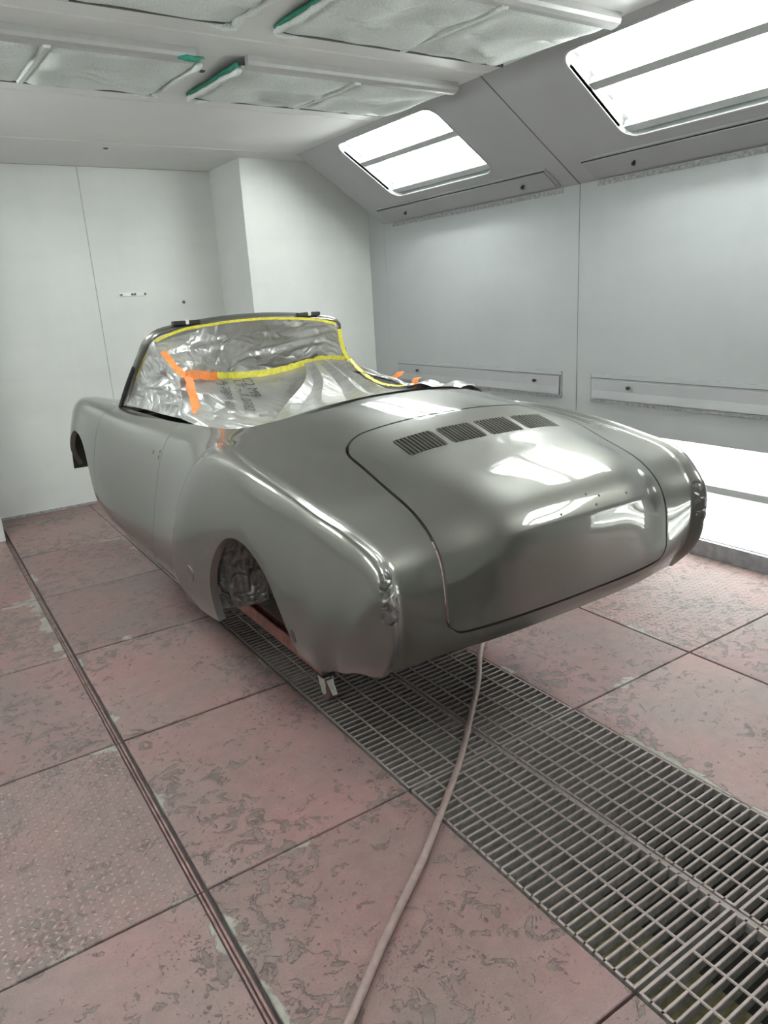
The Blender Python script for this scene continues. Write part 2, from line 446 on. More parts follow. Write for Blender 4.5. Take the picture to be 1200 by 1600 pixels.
edge_me = MB().box((-0.004, 0, -0.034), (0.004, PL, 0.0)).mesh('side_bar', 'grate')
GL = {'left': {4: 'steel bar grating panel over the olive filter, not touched by the hose', 5: 'steel bar grating panel over the olive filter, crossed by the hose', 6: 'steel bar grating panel crossed by the hose beside the dolly castor',
               7: 'steel bar grating panel under the rear wheel arch', 8: 'steel bar grating panel under the sill of the car', 9: 'steel bar grating panel ending at a bare floor plate under the car'},
      'right': {4: 'steel bar grating panel over the black pit, away from car and hose', 5: 'steel bar grating panel over the black pit, free of hose, behind the car', 6: 'steel bar grating panel over the black pit, crossed by the hose',
                7: 'steel bar grating panel over the black pit under the engine lid', 8: 'steel bar grating panel over the black pit under the cockpit', 9: 'steel bar grating panel over the black pit under the car front'}}
for gx, side in ((G0+0.006, 'left'), (G1+0.006, 'right')):
    for i in range(4, 10):
        y0 = SEAMS[i]+0.006
        t = empty('floor_grate', (gx, y0, 0))
        tag(t, GL[side].get(i, 'steel bar grating panel outside the photograph'),
            'floor grate', 'grating panels in the row by the guide channel' if side == 'left' else 'grating panels in the row by the low light')
        for k in range(1, 29):
            o = link('bearing_bar', bar_me, t); o.location = (0, k*PL/29, 0)
        for yy in (0.004, PL-0.004):
            o = link('end_bar', end_me, t); o.location = (0, yy, 0)
        rods = (0.105, 0.214, 0.327) if side == 'left' else (0.088, 0.199, 0.31)
        for rx in rods:
            o = link('cross_rod', rod_me, t); o.location = (rx, 0, 0.0015)
        for rx in (0.004, BW-0.004):
            o = link('side_bar', edge_me, t); o.location = (rx, 0, 0)
# steel beam between the two grate rows
bm_ = MB()
bm_.box((G1-0.007, YF, -0.045), (G1+0.003, SEAMS[10], -0.004)); div = bm_.build('grate_divider', 'grate', floor)

# ------------------------------------------------------------------ walls
wb = MB(); wb.box((XL, YB, 0), (XR, YB+0.1, ZC)); wall_back = wb.build('wall_back', 'wall'); tag(wall_back, 'pale painted back wall of the spray booth', kind='structure')
for x0, x1, side in ((XL, 0.43, 'left'), (XCOL, XR, 'right')):
    b_ = MB().box((x0, YCOL, 0), (x1, YB-0.001, ZC)); c = b_.build('wall_column_'+side, 'wall'); tag(c, 'boxed-out pale corner of the back wall', kind='structure')
# vertical seams on the back wall
for xs in (1.594, ):
    s_ = MB().box((xs-0.004, YB-0.002, 0.0), (xs+0.004, YB-0.0002, ZC)).build('panel_joint', 'joint', wall_back)
s_ = MB().box((XCOL-0.003, YCOL-0.003, 0), (XCOL+0.003, YCOL+0.001, ZC)).build('corner_bead', 'joint', bpy.data.objects['wall_column_right'])
s_ = MB().box((XL, YB-0.012, 0), (XR, YB, 0.02)); s_.build('floor_joint', 'dirt', wall_back)
wf = MB().box((XL, YF-0.1, 0), (XR, YF, ZC)).build('wall_front', 'wall'); tag(wf, 'pale end wall of the booth', kind='structure')

L_IN = math.hypot(XR-XI, ZC-ZI)
def side_walls(sg):
    """sg=+1 right wall, -1 left wall (mirror about XC)"""
    mx = lambda x: x if sg > 0 else 2*XC-x
    side = 'right' if sg > 0 else 'left'
    root = MB().box((min(mx(XR+0.16), mx(XR+0.26)), YF, 0), (max(mx(XR+0.16), mx(XR+0.26)), YB, ZC+0.05)).build('wall_'+side, 'side')
    tag(root, 'grey enamel side wall of the booth with slanted light soffit', kind='structure')
    ey = np.array([mx(XR)-mx(XI), 0, ZI-ZC])/L_IN
    nrm = np.array([-sg*(ZC-ZI), 0, -(XR-XI)])/L_IN
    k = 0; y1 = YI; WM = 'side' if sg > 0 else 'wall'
    while y1 > YF+0.1:
        y0 = max(y1-MOD, YF); yc = y1-MOD/2
        # slanted soffit panel with the light opening
        o = np.array([mx(XI), y0+0.002, ZC])
        full = y1-MOD >= YF
        if full:
            mb = ring_panel(o, (0, 1, 0), ey, y1-y0-0.004, L_IN, (MOD/2-0.002, 0.40, 0.625, 0.335, 0.09), 0.02, nrm)
        else:
            mb = MB().fbox(o, (0, y1-y0-0.004, 0), ey*L_IN, -nrm*0.02)
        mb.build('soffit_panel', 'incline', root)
        # upright wall panel
        low = sg > 0 and k in (1, 2)
        if low:
            mb = ring_panel((mx(XR), y0+0.002, 0.0), (0, 1, 0), (0, 0, 1), y1-y0-0.004, ZI, (MOD/2-0.002, 0.412, 0.66, 0.302, 0.02), 0.02, (-sg, 0, 0))
        else:
            mb = MB().fbox((mx(XR), y0+0.002, 0.0), (0, y1-y0-0.004, 0), (0, 0, ZI), (sg*0.02, 0, 0))
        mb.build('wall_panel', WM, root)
        MB().box((min(mx(XR)-sg*0.0, mx(XR)+sg*0.01), y0-0.003, 0.0), (max(mx(XR), mx(XR)+sg*0.01), y0+0.003, ZI)).build('panel_joint', 'seam', root)
        # bevelled dark joint on the soffit
        MB().fbox(o+np.array([0, -0.007, 0])+nrm*0.0015, (0, 0.009, 0), ey*L_IN, -nrm*0.004).build('panel_joint', 'seam', root)
        # dirty sealant line under the soffit
        MB().box((min(mx(XR), mx(XR)-sg*0.004), y0+0.15, ZI-0.035), (max(mx(XR), mx(XR)-sg*0.004), y1-0.15, ZI-0.004)).build('sealant_line', 'dirt', root)
        if full:
            light(sg, mx, ey, nrm, yc, k)
            access(sg, mx, ey, nrm, y0, y1, k)
        if low: low_light(yc, k)
        y1 = y0; k += 1
    # end cap of the soffit and wall beyond it
    cap = MB().add([(mx(XI), YI, ZC), (mx(XR), YI, ZI), (mx(XR), YI, ZC)], [(0, 1, 2)]).add([(mx(XI), YI-0.01, ZC), (mx(XR), YI-0.01, ZI), (mx(XR), YI-0.01, ZC)], [(2, 1, 0)])
    cap.build('soffit_end', 'incline', root)
    MB().fbox((mx(XR), YI, 0), (0, YCOL-YI, 0), (0, 0, ZC), (sg*0.02, 0, 0)).build('wall_panel', WM, root)
    # kerb at floor level
    MB().box((min(mx(XR-0.03), mx(XR+0.02)), YF, 0), (max(mx(XR-0.03), mx(XR+0.02)), YCOL, 0.105)).build('kerb', 'kerb', root)
    return root

def light(sg, mx, ey, nrm, yc, k):
    where = 'right' if sg > 0 else 'left'
    lab = {('right', 0): 'four-tube booth light in the slanted soffit nearest the back wall', ('right', 1): 'four-tube booth light in the soffit above the low wall light'}
    t = empty('booth_light', (mx(XI), yc, ZC))
    tag(t, lab.get((where, k), 'four-tube booth light in the soffit, third from the back wall' if where == 'right' else 'four-tube booth light in the soffit over the guide channel, '+('first', 'second', 'third')[min(k, 2)]+' from the back wall'), 'ceiling light', 'recessed booth lights')
    o = np.array([mx(XI), yc, ZC]); ey = np.array(ey); nrm = np.array(nrm); ex = np.array([0, 1.0, 0])
    hw, hh, cy, D = 0.625, 0.335, 0.40, 0.13
    H = rrect(0, cy, hw, hh, 0.09, 10); H2 = rrect(0, cy, hw+0.012, hh+0.012, 0.10, 10)
    n = len(H); mb = MB()
    P = [o+ex*a+ey*b+nrm*0.004 for a, b in H]+[o+ex*a+ey*b+nrm*0.004 for a, b in H2]+[o+ex*a+ey*b-nrm*0.03 for a, b in H]+[o+ex*a+ey*b-nrm*0.001 for a, b in H2]
    fs = []
    for i in range(n):
        j = (i+1) % n; fs += [(i, j, n+j, n+i), (j, i, 2*n+i, 2*n+j), (n+i, n+j, 3*n+j, 3*n+i)]
    put(mb.add(P, fs).build('frame_trim', 'refl'), t)
    # recessed housing: side walls and back
    mb = MB(); w2, h2 = hw+0.02, hh+0.02
    c = [o+ex*a+ey*(cy+b)-nrm*0.02 for a, b in ((-w2, -h2), (w2, -h2), (w2, h2), (-w2, h2))]
    cb = [p-nrm*D for p in c]
    mb.add(c+cb, [(4, 5, 6, 7), (0, 1, 5, 4), (1, 2, 6, 5), (2, 3, 7, 6), (3, 0, 4, 7)])
    put(mb.build('housing', 'white'), t)
    for q, s in enumerate((0.11, 0.255, 0.445, 0.60)):
        p = o+ey*(s+0.035)-nrm*0.085
        mb = MB().tube([p-ex*0.585, p+ex*0.585], 0.017, 10); put(mb.build('fluorescent_tube', 'tube', None, 60), t)
        for e in (-1, 1):
            q_ = p+ex*e*0.60-ey*0.022-nrm*0.035
            put(MB().fbox(q_-ex*0.012, ex*0.024, ey*0.044, nrm*0.06).build('tube_socket', 'white'), t)
    for s in (0.345, 0.70):
        p = o+ey*s-nrm*0.11
        a = [p-ex*0.62-ey*0.05, p-ex*0.62+nrm*0.085-ey*0.026, p-ex*0.62+nrm*0.085+ey*0.026, p-ex*0.62+ey*0.05]
        b = [q+ex*1.24 for q in a]
        put(MB().add(a+b, [(0, 1, 5, 4), (1, 2, 6, 5), (2, 3, 7, 6), (3, 2, 1, 0), (4, 5, 6, 7), (3, 0, 4, 7)]).build('reflector_ridge', 'refl'), t)

def low_light(yc, k):
    t = empty('low_wall_light', (XR, yc, 0.11))
    tag(t, 'long bright wall light just above the grey kerb' if k == 1 else 'long bright wall light further along the kerb', 'wall light', 'low wall lights')
    mb = MB(); x0 = XR+0.018
    c = [(x0, yc-0.68, 0.09), (x0, yc+0.68, 0.09), (x0, yc+0.68, 0.73), (x0, yc-0.68, 0.73)]; cb = [(x0+0.1, y, z) for _, y, z in c]
    mb.add(c+cb, [(4, 5, 6, 7), (0, 1, 5, 4), (1, 2, 6, 5), (2, 3, 7, 6), (3, 0, 4, 7)]); put(mb.build('housing', 'white'), t)
    for z in (0.19, 0.32, 0.53, 0.65):
        put(MB().tube([(XR+0.06, yc-0.64, z), (XR+0.06, yc+0.64, z)], 0.017, 10).build('fluorescent_tube', 'tubelow', None, 60), t)
    put(MB().fbox((XR+0.05, yc-0.66, 0.40), (0, 1.32, 0), (0, 0, 0.045), (0.06, 0, 0)).build('reflector_ridge', 'refl'), t)

def access(sg, mx, ey, nrm, y0, y1, k):
    where = 'right' if sg > 0 else 'left'
    ex = np.array([0, 1.0, 0]); ey = np.array(ey); nrm = np.array(nrm)
    names = {0: 'nearest the back wall', 1: 'over the low light'}
    # on the soffit
    t = empty('access_panel', (mx(XR), y0, ZI))
    tag(t, ('narrow grey hatch with knobs in the soffit '+names.get(k, 'third from the back wall')) if where == 'right' else 'narrow grey hatch in the soffit over the guide channel, '+('first', 'second', 'third')[min(k, 2)]+' from the back wall', 'hatch', 'narrow service hatches')
    o = np.array([mx(XI), y0+0.15, ZC])+ey*0.815; W = y1-y0-0.30; h = 0.185
    put(MB().fbox(o+nrm*0.0, ex*W, ey*h, nrm*0.012).build('hatch_frame', 'incline'), t)
    put(MB().fbox(o+ex*0.018+ey*0.018+nrm*0.012, ex*(W-0.036), ey*(h-0.036), nrm*0.010).build('hatch_door', 'panel'), t)
    put(MB().fbox(o+ex*0.012+ey*0.010+nrm*0.0122, ex*(W-0.024), ey*0.007, nrm*0.002).build('hatch_gap', 'dark'), t)
    put(MB().fbox(o+ex*(W-0.016)+ey*0.010+nrm*0.0122, ex*0.006, ey*(h-0.03), nrm*0.002).build('hatch_gap', 'dark'), t)
    for f in (0.13, 0.82):
        put(MB().lathe([(0, 0.008), (0.012, 0.008), (0.014, 0.013), (0.024, 0.012), (0.027, 0.006)], o+ex*W*f+ey*0.09+nrm*0.022, nrm, 12).build('knob', 'black', None, 40), t)
    # on the upright wall
    t = empty('access_panel', (mx(XR), y0, 0.9))
    tag(t, ('low wall hatch with knobs and a ledge '+{0: 'behind the draped film', 1: 'directly above the low wall light'}.get(k, 'third from the back wall')) if where == 'right' else 'low hatch in the wall by the guide channel, '+('first', 'second', 'third')[min(k, 2)]+' from the back wall', 'hatch', 'low wall hatches')
    X = mx(XR)
    def bx_(ya, yb, za, zb, d0, d1, nm, mt):
        xa, xb = X-sg*d0, X-sg*d1
        put(MB().box((min(xa, xb), ya, za), (max(xa, xb), yb, zb)).build(nm, mt), t)
    ya, yb = y0+0.14, y1-0.14
    bx_(ya, yb, 0.915, 1.10, 0.0, 0.006, 'hatch_frame', 'side')
    # hatch door with a kinked face: upper flat, lower part leaning out
    xa = X-sg*0.006
    P = [(xa-sg*0.006, ya+0.02, 1.06), (xa-sg*0.007, ya+0.02, 0.99), (xa-sg*0.015, ya+0.02, 0.935), (xa, ya+0.02, 0.935), (xa, ya+0.02, 1.06)]
    Q = [(p[0], yb-0.02, p[2]) for p in P]
    put(MB().add(P+Q, [(i, (i+1) % 5, 5+(i+1) % 5, 5+i) for i in range(5)]+[(4, 3, 2, 1, 0), (5, 6, 7, 8, 9)]).build('hatch_door', 'panel'), t)
    bx_(ya, yb, 1.072, 1.077, 0.006, 0.010, 'hatch_rim', 'seam')
    bx_(ya-0.003, yb+0.003, 1.099, 1.103, 0.0, 0.004, 'frame_edge', 'kerb')
    bx_(ya-0.003, ya+0.002, 0.915, 1.10, 0.0, 0.0075, 'frame_edge', 'kerb')
    bx_(yb-0.002, yb+0.003, 0.915, 1.10, 0.0, 0.0075, 'frame_edge', 'kerb')
    bx_(ya+0.010, ya+0.017, 0.93, 1.07, 0.006, 0.0075, 'hatch_gap', 'dark')
    bx_(ya, yb, 0.905, 0.925, 0.004, 0.012, 'hatch_ledge', 'dirt')
    for f in (0.12, 0.84):
        y = ya+(yb-ya)*f
        put(MB().lathe([(0, 0.007), (0.014, 0.007), (0.016, 0.013), (0.027, 0.012), (0.03, 0.006)], (xa-sg*0.010, y, 1.025), (-sg, 0, 0), 12).build('knob', 'black', None, 40), t)

wall_right = side_walls(1); wall_left = side_walls(-1)

# ------------------------------------------------------------------ ceiling
ceiling = MB().box((XL, YF, ZC+0.03), (XR, YB, ZC+0.12)).build('ceiling', 'ceil'); tag(ceiling, 'light grey panelled booth ceiling', kind='structure')
cy_ = [YB, 6.03, 4.83, 3.62, 2.42, 1.21, 0.0, -1.2, -2.4, YF]
for a, b in zip(cy_[:-1], cy_[1:]):
    x0, x1 = (2*XC-XI-0.02, XI+0.02) if a < 6.1 else (XL, XR)
    MB().bevbox((x0, b+0.003, ZC), (x1, a-0.004, ZC+0.03), 0.009).build('ceiling_panel', 'ceil', ceiling)
for x, y in ((1.663, 4.15), (1.652, 6.228)):
    MB().lathe([(0, 0.02), (0.004, 0.018), (0.008, 0.008)], (x, y, ZC), (0, 0, -1), 14).build('ceiling_plug', 'seam', ceiling, 40)

def pad_mesh(x0, x1, y0, y1, seed, flat_side):
    nx, ny = 40, 34; P = []
    r_ = np.random.default_rng(seed)
    folds = [(r_.uniform(0.1, 0.8), r_.uniform(0.1, 0.9), r_.uniform(0.15, 0.35), r_.uniform(0.014, 0.028)) for _ in range(6)]
    for i in range(nx+1):
        for j in range(ny+1):
            u, v = i/nx, j/ny
            e = min(u, 1-u)*(x1-x0); f = min(v, 1-v)*(y1-y0)
            puff = (1-math.exp(-e/0.03))*(1-math.exp(-f/0.03))
            base = 2.862+(2.898-2.862)*v
            z = base-0.034*puff*(0.6+0.9*mnoise.noise(Vector((u*3+seed, v*3, 0.3))))
            for fu, fv, fl, fa in folds:       # pressed-in creases running across
                if fu < u < fu+fl:
                    s = math.sin(math.pi*(u-fu)/fl); d = (v-fv-0.03*math.sin((u-fu)*9))/0.028
                    z += fa*s*(math.exp(-d*d)-0.7*math.exp(-(d+1.6)**2))
            P.append((x0+(x1-x0)*u, y0+(y1-y0)*v, z))
    mb = MB().add(P, [f[::-1] for f in grid_faces(nx+1, ny+1)])
    # back sheet closes the pad
    mb.add([(x0, y0, 2.872), (x1, y0, 2.872), (x1, y1, 2.908), (x0, y1, 2.908)], [(3, 2, 1, 0)])
    b = lambda i, j: i*(ny+1)+j; o = (nx+1)*(ny+1)
    ringi = [b(i, 0) for i in range(nx+1)]+[b(nx, j) for j in range(1, ny+1)]+[b(i, ny) for i in range(nx-1, -1, -1)]+[b(0, j) for j in range(ny-1, 0, -1)]
    top = []
    for q in ringi:
        x, y, z = mb.v[q]; mb.v.append((x, y, 2.872+0.036*(y-y0)/(y1-y0))); top.append(len(mb.v)-1)
    n = len(ringi)
    for q in range(n): mb.f.append((ringi[q], ringi[(q+1) % n], top[(q+1) % n], top[q]))
    return mb

FROWS = [(3.83, 4.62), (2.63, 3.42), (1.43, 2.22)]
seed = 1
for ri, (ya, yb) in enumerate(FROWS):
    for sd in (-1, 1):
        t = empty('ceiling_filter', (XC+sd*0.8, ya, 2.87))
        vis = {(0, -1): 'white fleece ceiling filter with a green tag on its rail end', (0, 1): 'white fleece ceiling filter beside the soffit end light with green edge',
               (1, -1): 'white fleece ceiling filter with plain white edge ahead of the green-tagged one', (1, 1): 'white fleece ceiling filter with long green edge over the soffit joint'}
        tag(t, vis.get((ri, sd), 'white fleece ceiling filter in the third row from the back wall, '+('soffit light side' if sd > 0 else 'guide channel side')), 'ceiling filter', 'fleece ceiling filters')
        xs = sorted([XC+sd*0.115, XC+sd*0.80]), sorted([XC+sd*0.825, XC+sd*1.47])
        for (xa, xb) in xs:
            seed += 1
            put(pad_mesh(xa, xb, ya+0.03, yb, seed, sd).build('filter_pad', 'fleece', None, 180), t)
        # divider wire channel between the pads
        xm = XC+sd*0.8125
        put(MB().add([(xm-0.022, ya+0.02, 2.862), (xm+0.022, ya+0.02, 2.862), (xm+0.012, ya+0.02, 2.842), (xm-0.012, ya+0.02, 2.842), (xm-0.022, yb, 2.902), (xm+0.022, yb, 2.902), (xm+0.012, yb, 2.886), (xm-0.012, yb, 2.886)],
                     [(0, 3, 7, 4), (3, 2, 6, 7), (2, 1, 5, 6), (1, 0, 4, 5), (0, 1, 2, 3), (7, 6, 5, 4)]).build('pad_divider', 'fleece'), t)
        # rail along the near edge: a stepped aluminium profile
        xa, xb = XC+sd*(0.135 if sd > 0 else 0.135), XC+sd*1.50
        x0, x1 = min(xa, xb), max(xa, xb)
        prof = [(ya-0.022, ZC), (ya-0.022, 2.882), (ya-0.016, 2.866), (ya+0.008, 2.856), (ya+0.036, 2.853), (ya+0.036, 2.862), (ya+0.018, 2.872), (ya+0.018, ZC)]
        n = len(prof)
        put(MB().add([(x0, y, z) for y, z in prof]+[(x1, y, z) for y, z in prof], [(k, (k+1) % n, n+(k+1) % n, n+k) for k in range(n)]+[tuple(range(n))[::-1], tuple(range(n, 2*n))]).build('support_rail', 'alu'), t)
        # dark strip painted in for the shadow gap at far edge
        put(MB().box((x0, yb-0.004, 2.890), (x1, yb+0.006, ZC)).build('gap_shadow_strip', 'seam'), t)
        # rolled fleece hem at the inner end with green dyed backing
        xe = XC+sd*0.105
        pts = [(xe+0.004*math.sin(k*1.3+ri), ya+0.03+(yb-ya-0.03)*k/14, 2.852+0.040*k/14-0.004*math.sin(k*0.9)) for k in range(15)]
        put(MB().tube(pts, [0.016+0.004*math.sin(k*2.1) for k in range(15)], 8).build('pad_hem', 'fleece', None, 180), t)
        if (ri, sd) != (1, -1):
            if sd > 0:
                g_ = [(xe-0.018+0.003*math.sin(k), ya+0.02+(yb-ya-0.05)*k/14, 2.868+0.034*k/14) for k in range(15)]
                put(MB().tube(g_, [0.013-0.0035*k/14 for k in range(15)], 7).build('green_edge', 'green', None, 180), t)
            else:
                put(MB().tube([(xe+0.012, ya-0.005, 2.874), (xe-0.03, ya-0.01, 2.862), (xe-0.08, ya-0.008, 2.864), (xe-0.12, ya-0.002, 2.868)], [0.004, 0.014, 0.016, 0.012], 8).build('green_edge', 'green', None, 180), t)
        # loose tuft hanging at far inner corner
        put(MB().tube([(xe-sd*0.01, yb-0.02, 2.884), (xe+sd*0.04, yb+0.012, 2.884), (xe+sd*0.12, yb+0.01, 2.892)], [0.016, 0.018, 0.006], 7).build('loose_tuft', 'fleece', None, 180), t)

# small fittings on the back wall
t = empty('wall_bracket', (1.91, YB, 1.85)); tag(t, 'slim white bracket strip with dark screws on the back wall', 'bracket')
put(MB().bevbox((1.79, YB-0.010, 1.835), (2.035, YB, 1.870), 0.003).build('bracket_strip', 'white'), t)
for x in (1.803, 1.90, 1.925, 2.018):
    put(MB().lathe([(0, 0.010), (0.008, 0.010), (0.010, 0.006)], (x, YB-0.010, 1.853), (0, -1, 0), 10).build('screw', 'seam'), t)
b_ = MB().lathe([(0, 0.014), (0.008, 0.013), (0.011, 0.006)], (2.371, YB, 1.762), (0, -1, 0), 12).build('wall_plug', 'seam'); tag(b_, 'small dark plug in the back wall beside the boxed-out corner', 'wall plug')
# ------------------------------------------------------------------ car body surface
def spline_mat(kn, x):
    """matrix evaluating the natural cubic spline through values at knots kn at positions x"""
    kn = np.asarray(kn, float); n = len(kn); h = np.diff(kn)
    A = np.zeros((n, n)); B = np.zeros((n, n)); A[0, 0] = A[-1, -1] = 1
    for i in range(1, n-1):
        A[i, i-1] = h[i-1]; A[i, i] = 2*(h[i-1]+h[i]); A[i, i+1] = h[i]
        B[i, i-1] = 6/h[i-1]; B[i, i] = -6/h[i-1]-6/h[i]; B[i, i+1] = 6/h[i]
    Mm = np.linalg.solve(A, B)
    x = np.asarray(x, float); idx = np.clip(np.searchsorted(kn, x, side='right')-1, 0, n-2)
    out = np.zeros((len(x), n))
    for r, (xi, i) in enumerate(zip(x, idx)):
        hh = h[i]; a = (kn[i+1]-xi)/hh; b = (xi-kn[i])/hh
        out[r, i] += a; out[r, i+1] += b
        out[r] += ((a**3-a)*Mm[i]+(b**3-b)*Mm[i+1])*hh*hh/6
    return out

# stations from the rear bottom edge (0) over the deck to the nose bottom (20);
# lines k: 0 sill, 1 lower side, 2 mid side, 3 upper side, 4 fender crest, 5 crease, 6 lid edge, 7, 8, 9 centre line; (Y, half width, z)
T = [
 [(1.665,.722,.652),(1.632,.704,.655),(1.612,.688,.650),(1.600,.672,.650),(1.592,.660,.652),(1.588,.637,.660),(1.540,.50,.685),(1.512,.33,.690),(1.505,.16,.690),(1.503,0,.690)],
 [(1.680,.733,.648),(1.622,.734,.686),(1.567,.718,.716),(1.528,.697,.744),(1.513,.670,.758),(1.534,.642,.762),(1.508,.50,.752),(1.480,.33,.750),(1.472,.16,.750),(1.470,0,.750)],
 [(1.692,.740,.646),(1.634,.755,.710),(1.568,.738,.790),(1.512,.708,.855),(1.490,.680,.885),(1.514,.648,.883),(1.506,.50,.850),(1.467,.33,.866),(1.457,.16,.868),(1.455,0,.868)],
 [(1.708,.745,.646),(1.662,.768,.724),(1.600,.762,.828),(1.545,.736,.935),(1.518,.696,1.003),(1.538,.655,.998),(1.530,.50,.986),(1.477,.33,1.014),(1.465,.16,1.021),(1.463,0,1.022)],
 [(1.726,.748,.648),(1.702,.780,.735),(1.662,.788,.860),(1.630,.768,.985),(1.602,.712,1.073),(1.612,.668,1.062),(1.602,.50,1.068),(1.548,.33,1.100),(1.538,.16,1.107),(1.536,0,1.108)],
 [(1.77,.752,.654),(1.77,.790,.745),(1.77,.805,.885),(1.77,.787,1.030),(1.77,.724,1.122),(1.77,.677,1.110),(1.77,.50,1.138),(1.77,.33,1.180),(1.77,.16,1.191),(1.77,0,1.193)],
 [(1.97,.760,.660),(1.97,.802,.755),(1.97,.818,.895),(1.97,.798,1.064),(1.97,.728,1.157),(1.97,.682,1.145),(1.97,.50,1.202),(1.97,.33,1.240),(1.97,.16,1.254),(1.97,0,1.257)],
 [(2.25,.768,.600),(2.25,.808,.735),(2.25,.822,.895),(2.25,.799,1.084),(2.25,.728,1.187),(2.25,.684,1.177),(2.25,.50,1.242),(2.25,.33,1.287),(2.25,.16,1.304),(2.25,0,1.308)],
 [(2.55,.770,.530),(2.55,.808,.680),(2.55,.818,.870),(2.55,.790,1.076),(2.55,.716,1.198),(2.55,.668,1.202),(2.55,.52,1.264),(2.55,.34,1.308),(2.55,.16,1.330),(2.55,0,1.334)],
 [(2.87,.766,.500),(2.87,.803,.622),(2.87,.790,.830),(2.87,.745,1.020),(2.87,.680,1.150),(2.87,.622,1.202),(2.87,.53,1.242),(2.87,.34,1.285),(2.87,.16,1.31),(2.87,0,1.32)],
 [(3.18,.762,.490),(3.18,.800,.600),(3.18,.778,.800),(3.18,.730,.990),(3.18,.668,1.130),(3.18,.612,1.190),(3.18,.53,1.225),(3.18,.34,1.26),(3.18,.16,1.28),(3.18,0,1.29)],
 [(3.50,.760,.486),(3.50,.800,.594),(3.50,.778,.790),(3.50,.730,.985),(3.50,.665,1.120),(3.50,.606,1.178),(3.50,.53,1.210),(3.50,.34,1.24),(3.50,.16,1.26),(3.50,0,1.27)],
 [(3.90,.760,.486),(3.90,.806,.594),(3.90,.800,.795),(3.90,.754,.990),(3.90,.680,1.130),(3.90,.612,1.175),(3.90,.54,1.200),(3.90,.34,1.23),(3.90,.16,1.245),(3.90,0,1.25)],
 [(4.30,.768,.500),(4.30,.822,.610),(4.30,.834,.815),(4.30,.794,1.015),(4.30,.704,1.165),(4.30,.612,1.182),(4.30,.53,1.192),(4.30,.34,1.215),(4.30,.16,1.235),(4.30,0,1.240)],
 [(4.62,.780,.560),(4.62,.826,.680),(4.62,.846,.860),(4.62,.810,1.065),(4.62,.708,1.206),(4.62,.580,1.190),(4.62,.45,1.185),(4.62,.30,1.205),(4.62,.15,1.216),(4.62,0,1.220)],
 [(4.92,.790,.720),(4.92,.826,.800),(4.92,.836,.910),(4.92,.800,1.075),(4.92,.698,1.200),(4.92,.572,1.172),(4.92,.44,1.150),(4.92,.29,1.158),(4.92,.15,1.163),(4.92,0,1.165)],
 [(5.15,.770,.752),(5.15,.790,.815),(5.15,.795,.910),(5.15,.760,1.050),(5.15,.668,1.160),(5.15,.560,1.125),(5.15,.43,1.095),(5.15,.29,1.092),(5.15,.15,1.090),(5.15,0,1.090)],
 [(5.27,.715,.760),(5.31,.722,.810),(5.335,.715,.890),(5.345,.682,1.000),(5.355,.615,1.085),(5.37,.530,1.050),(5.40,.41,1.030),(5.42,.28,1.015),(5.43,.14,1.005),(5.435,0,1.00)],
 [(5.32,.672,.760),(5.375,.672,.790),(5.42,.650,.840),(5.44,.620,.915),(5.455,.570,.970),(5.475,.505,.945),(5.50,.40,.930),(5.52,.28,.910),(5.53,.14,.900),(5.535,0,.90)],
 [(5.35,.656,.756),(5.40,.648,.770),(5.445,.625,.785),(5.475,.600,.805),(5.495,.560,.820),(5.515,.500,.820),(5.54,.39,.810),(5.555,.28,.795),(5.562,.14,.790),(5.565,0,.79)],
 [(5.375,.645,.752),(5.405,.632,.745),(5.425,.615,.735),(5.445,.595,.725),(5.462,.560,.715),(5.482,.500,.705),(5.51,.39,.700),(5.527,.28,.690),(5.533,.14,.685),(5.535,0,.68)],
]
P0 = np.array(T, float)                                   # [J, 10, 3] = Y, a, z
J = P0.shape[0]
HA = 0.042
for j in range(J):
    wj = 1.0 if j <= 8 else 0.0
    for k, f in ((1, 0.5), (2, 1.0), (3, 1.0), (4, 0.25)): 
        if 4 <= j: P0[j, k, 1] -= HA*f*wj*min(1, (j-3)/2)
full = np.concatenate([P0*np.array([1, -1, 1]), P0[:, 8::-1]], axis=1)     # left (x<0) to right
NK = full.shape[1]
ch = np.linalg.norm(np.diff(full, axis=0), axis=2)
tk = np.concatenate([[0], np.cumsum(ch[:, 3:16].mean(1))])
ck = np.linalg.norm(np.diff(full, axis=1), axis=2)
kk = np.concatenate([[0], np.cumsum(ck[5:16].mean(0))])
SUBT, SUBK = 14, 11
tt = np.concatenate([np.linspace(tk[i], tk[i+1], SUBT, endpoint=False) for i in range(J-1)]+[[tk[-1]]])
kx = np.concatenate([np.linspace(kk[i], kk[i+1], SUBK, endpoint=False) for i in range(NK-1)]+[[kk[-1]]])
Q = np.einsum('tj,jkc->tkc', spline_mat(tk, tt), full)
S1 = np.einsum('xk,tkc->txc', spline_mat(kk, kx), Q)
S2 = np.zeros_like(S1)
for a, b in ((0, 5), (5, 13), (13, 18)):
    sel = slice(a*SUBK, b*SUBK+1)
    S2[:, sel] = np.einsum('xk,tkc->txc', spline_mat(kk[a:b+1], kx[sel]), Q[:, a:b+1])
Yside = Q[:, 5, 0]
def sstep(x): x = np.clip(x, 0, 1); return x*x*(3-2*x)
wcr = (1-sstep((Yside-2.35)/0.5))[:, None, None]*1.0
S = S1*(1-wcr)+S2*wcr
nT, nX = S.shape[:2]
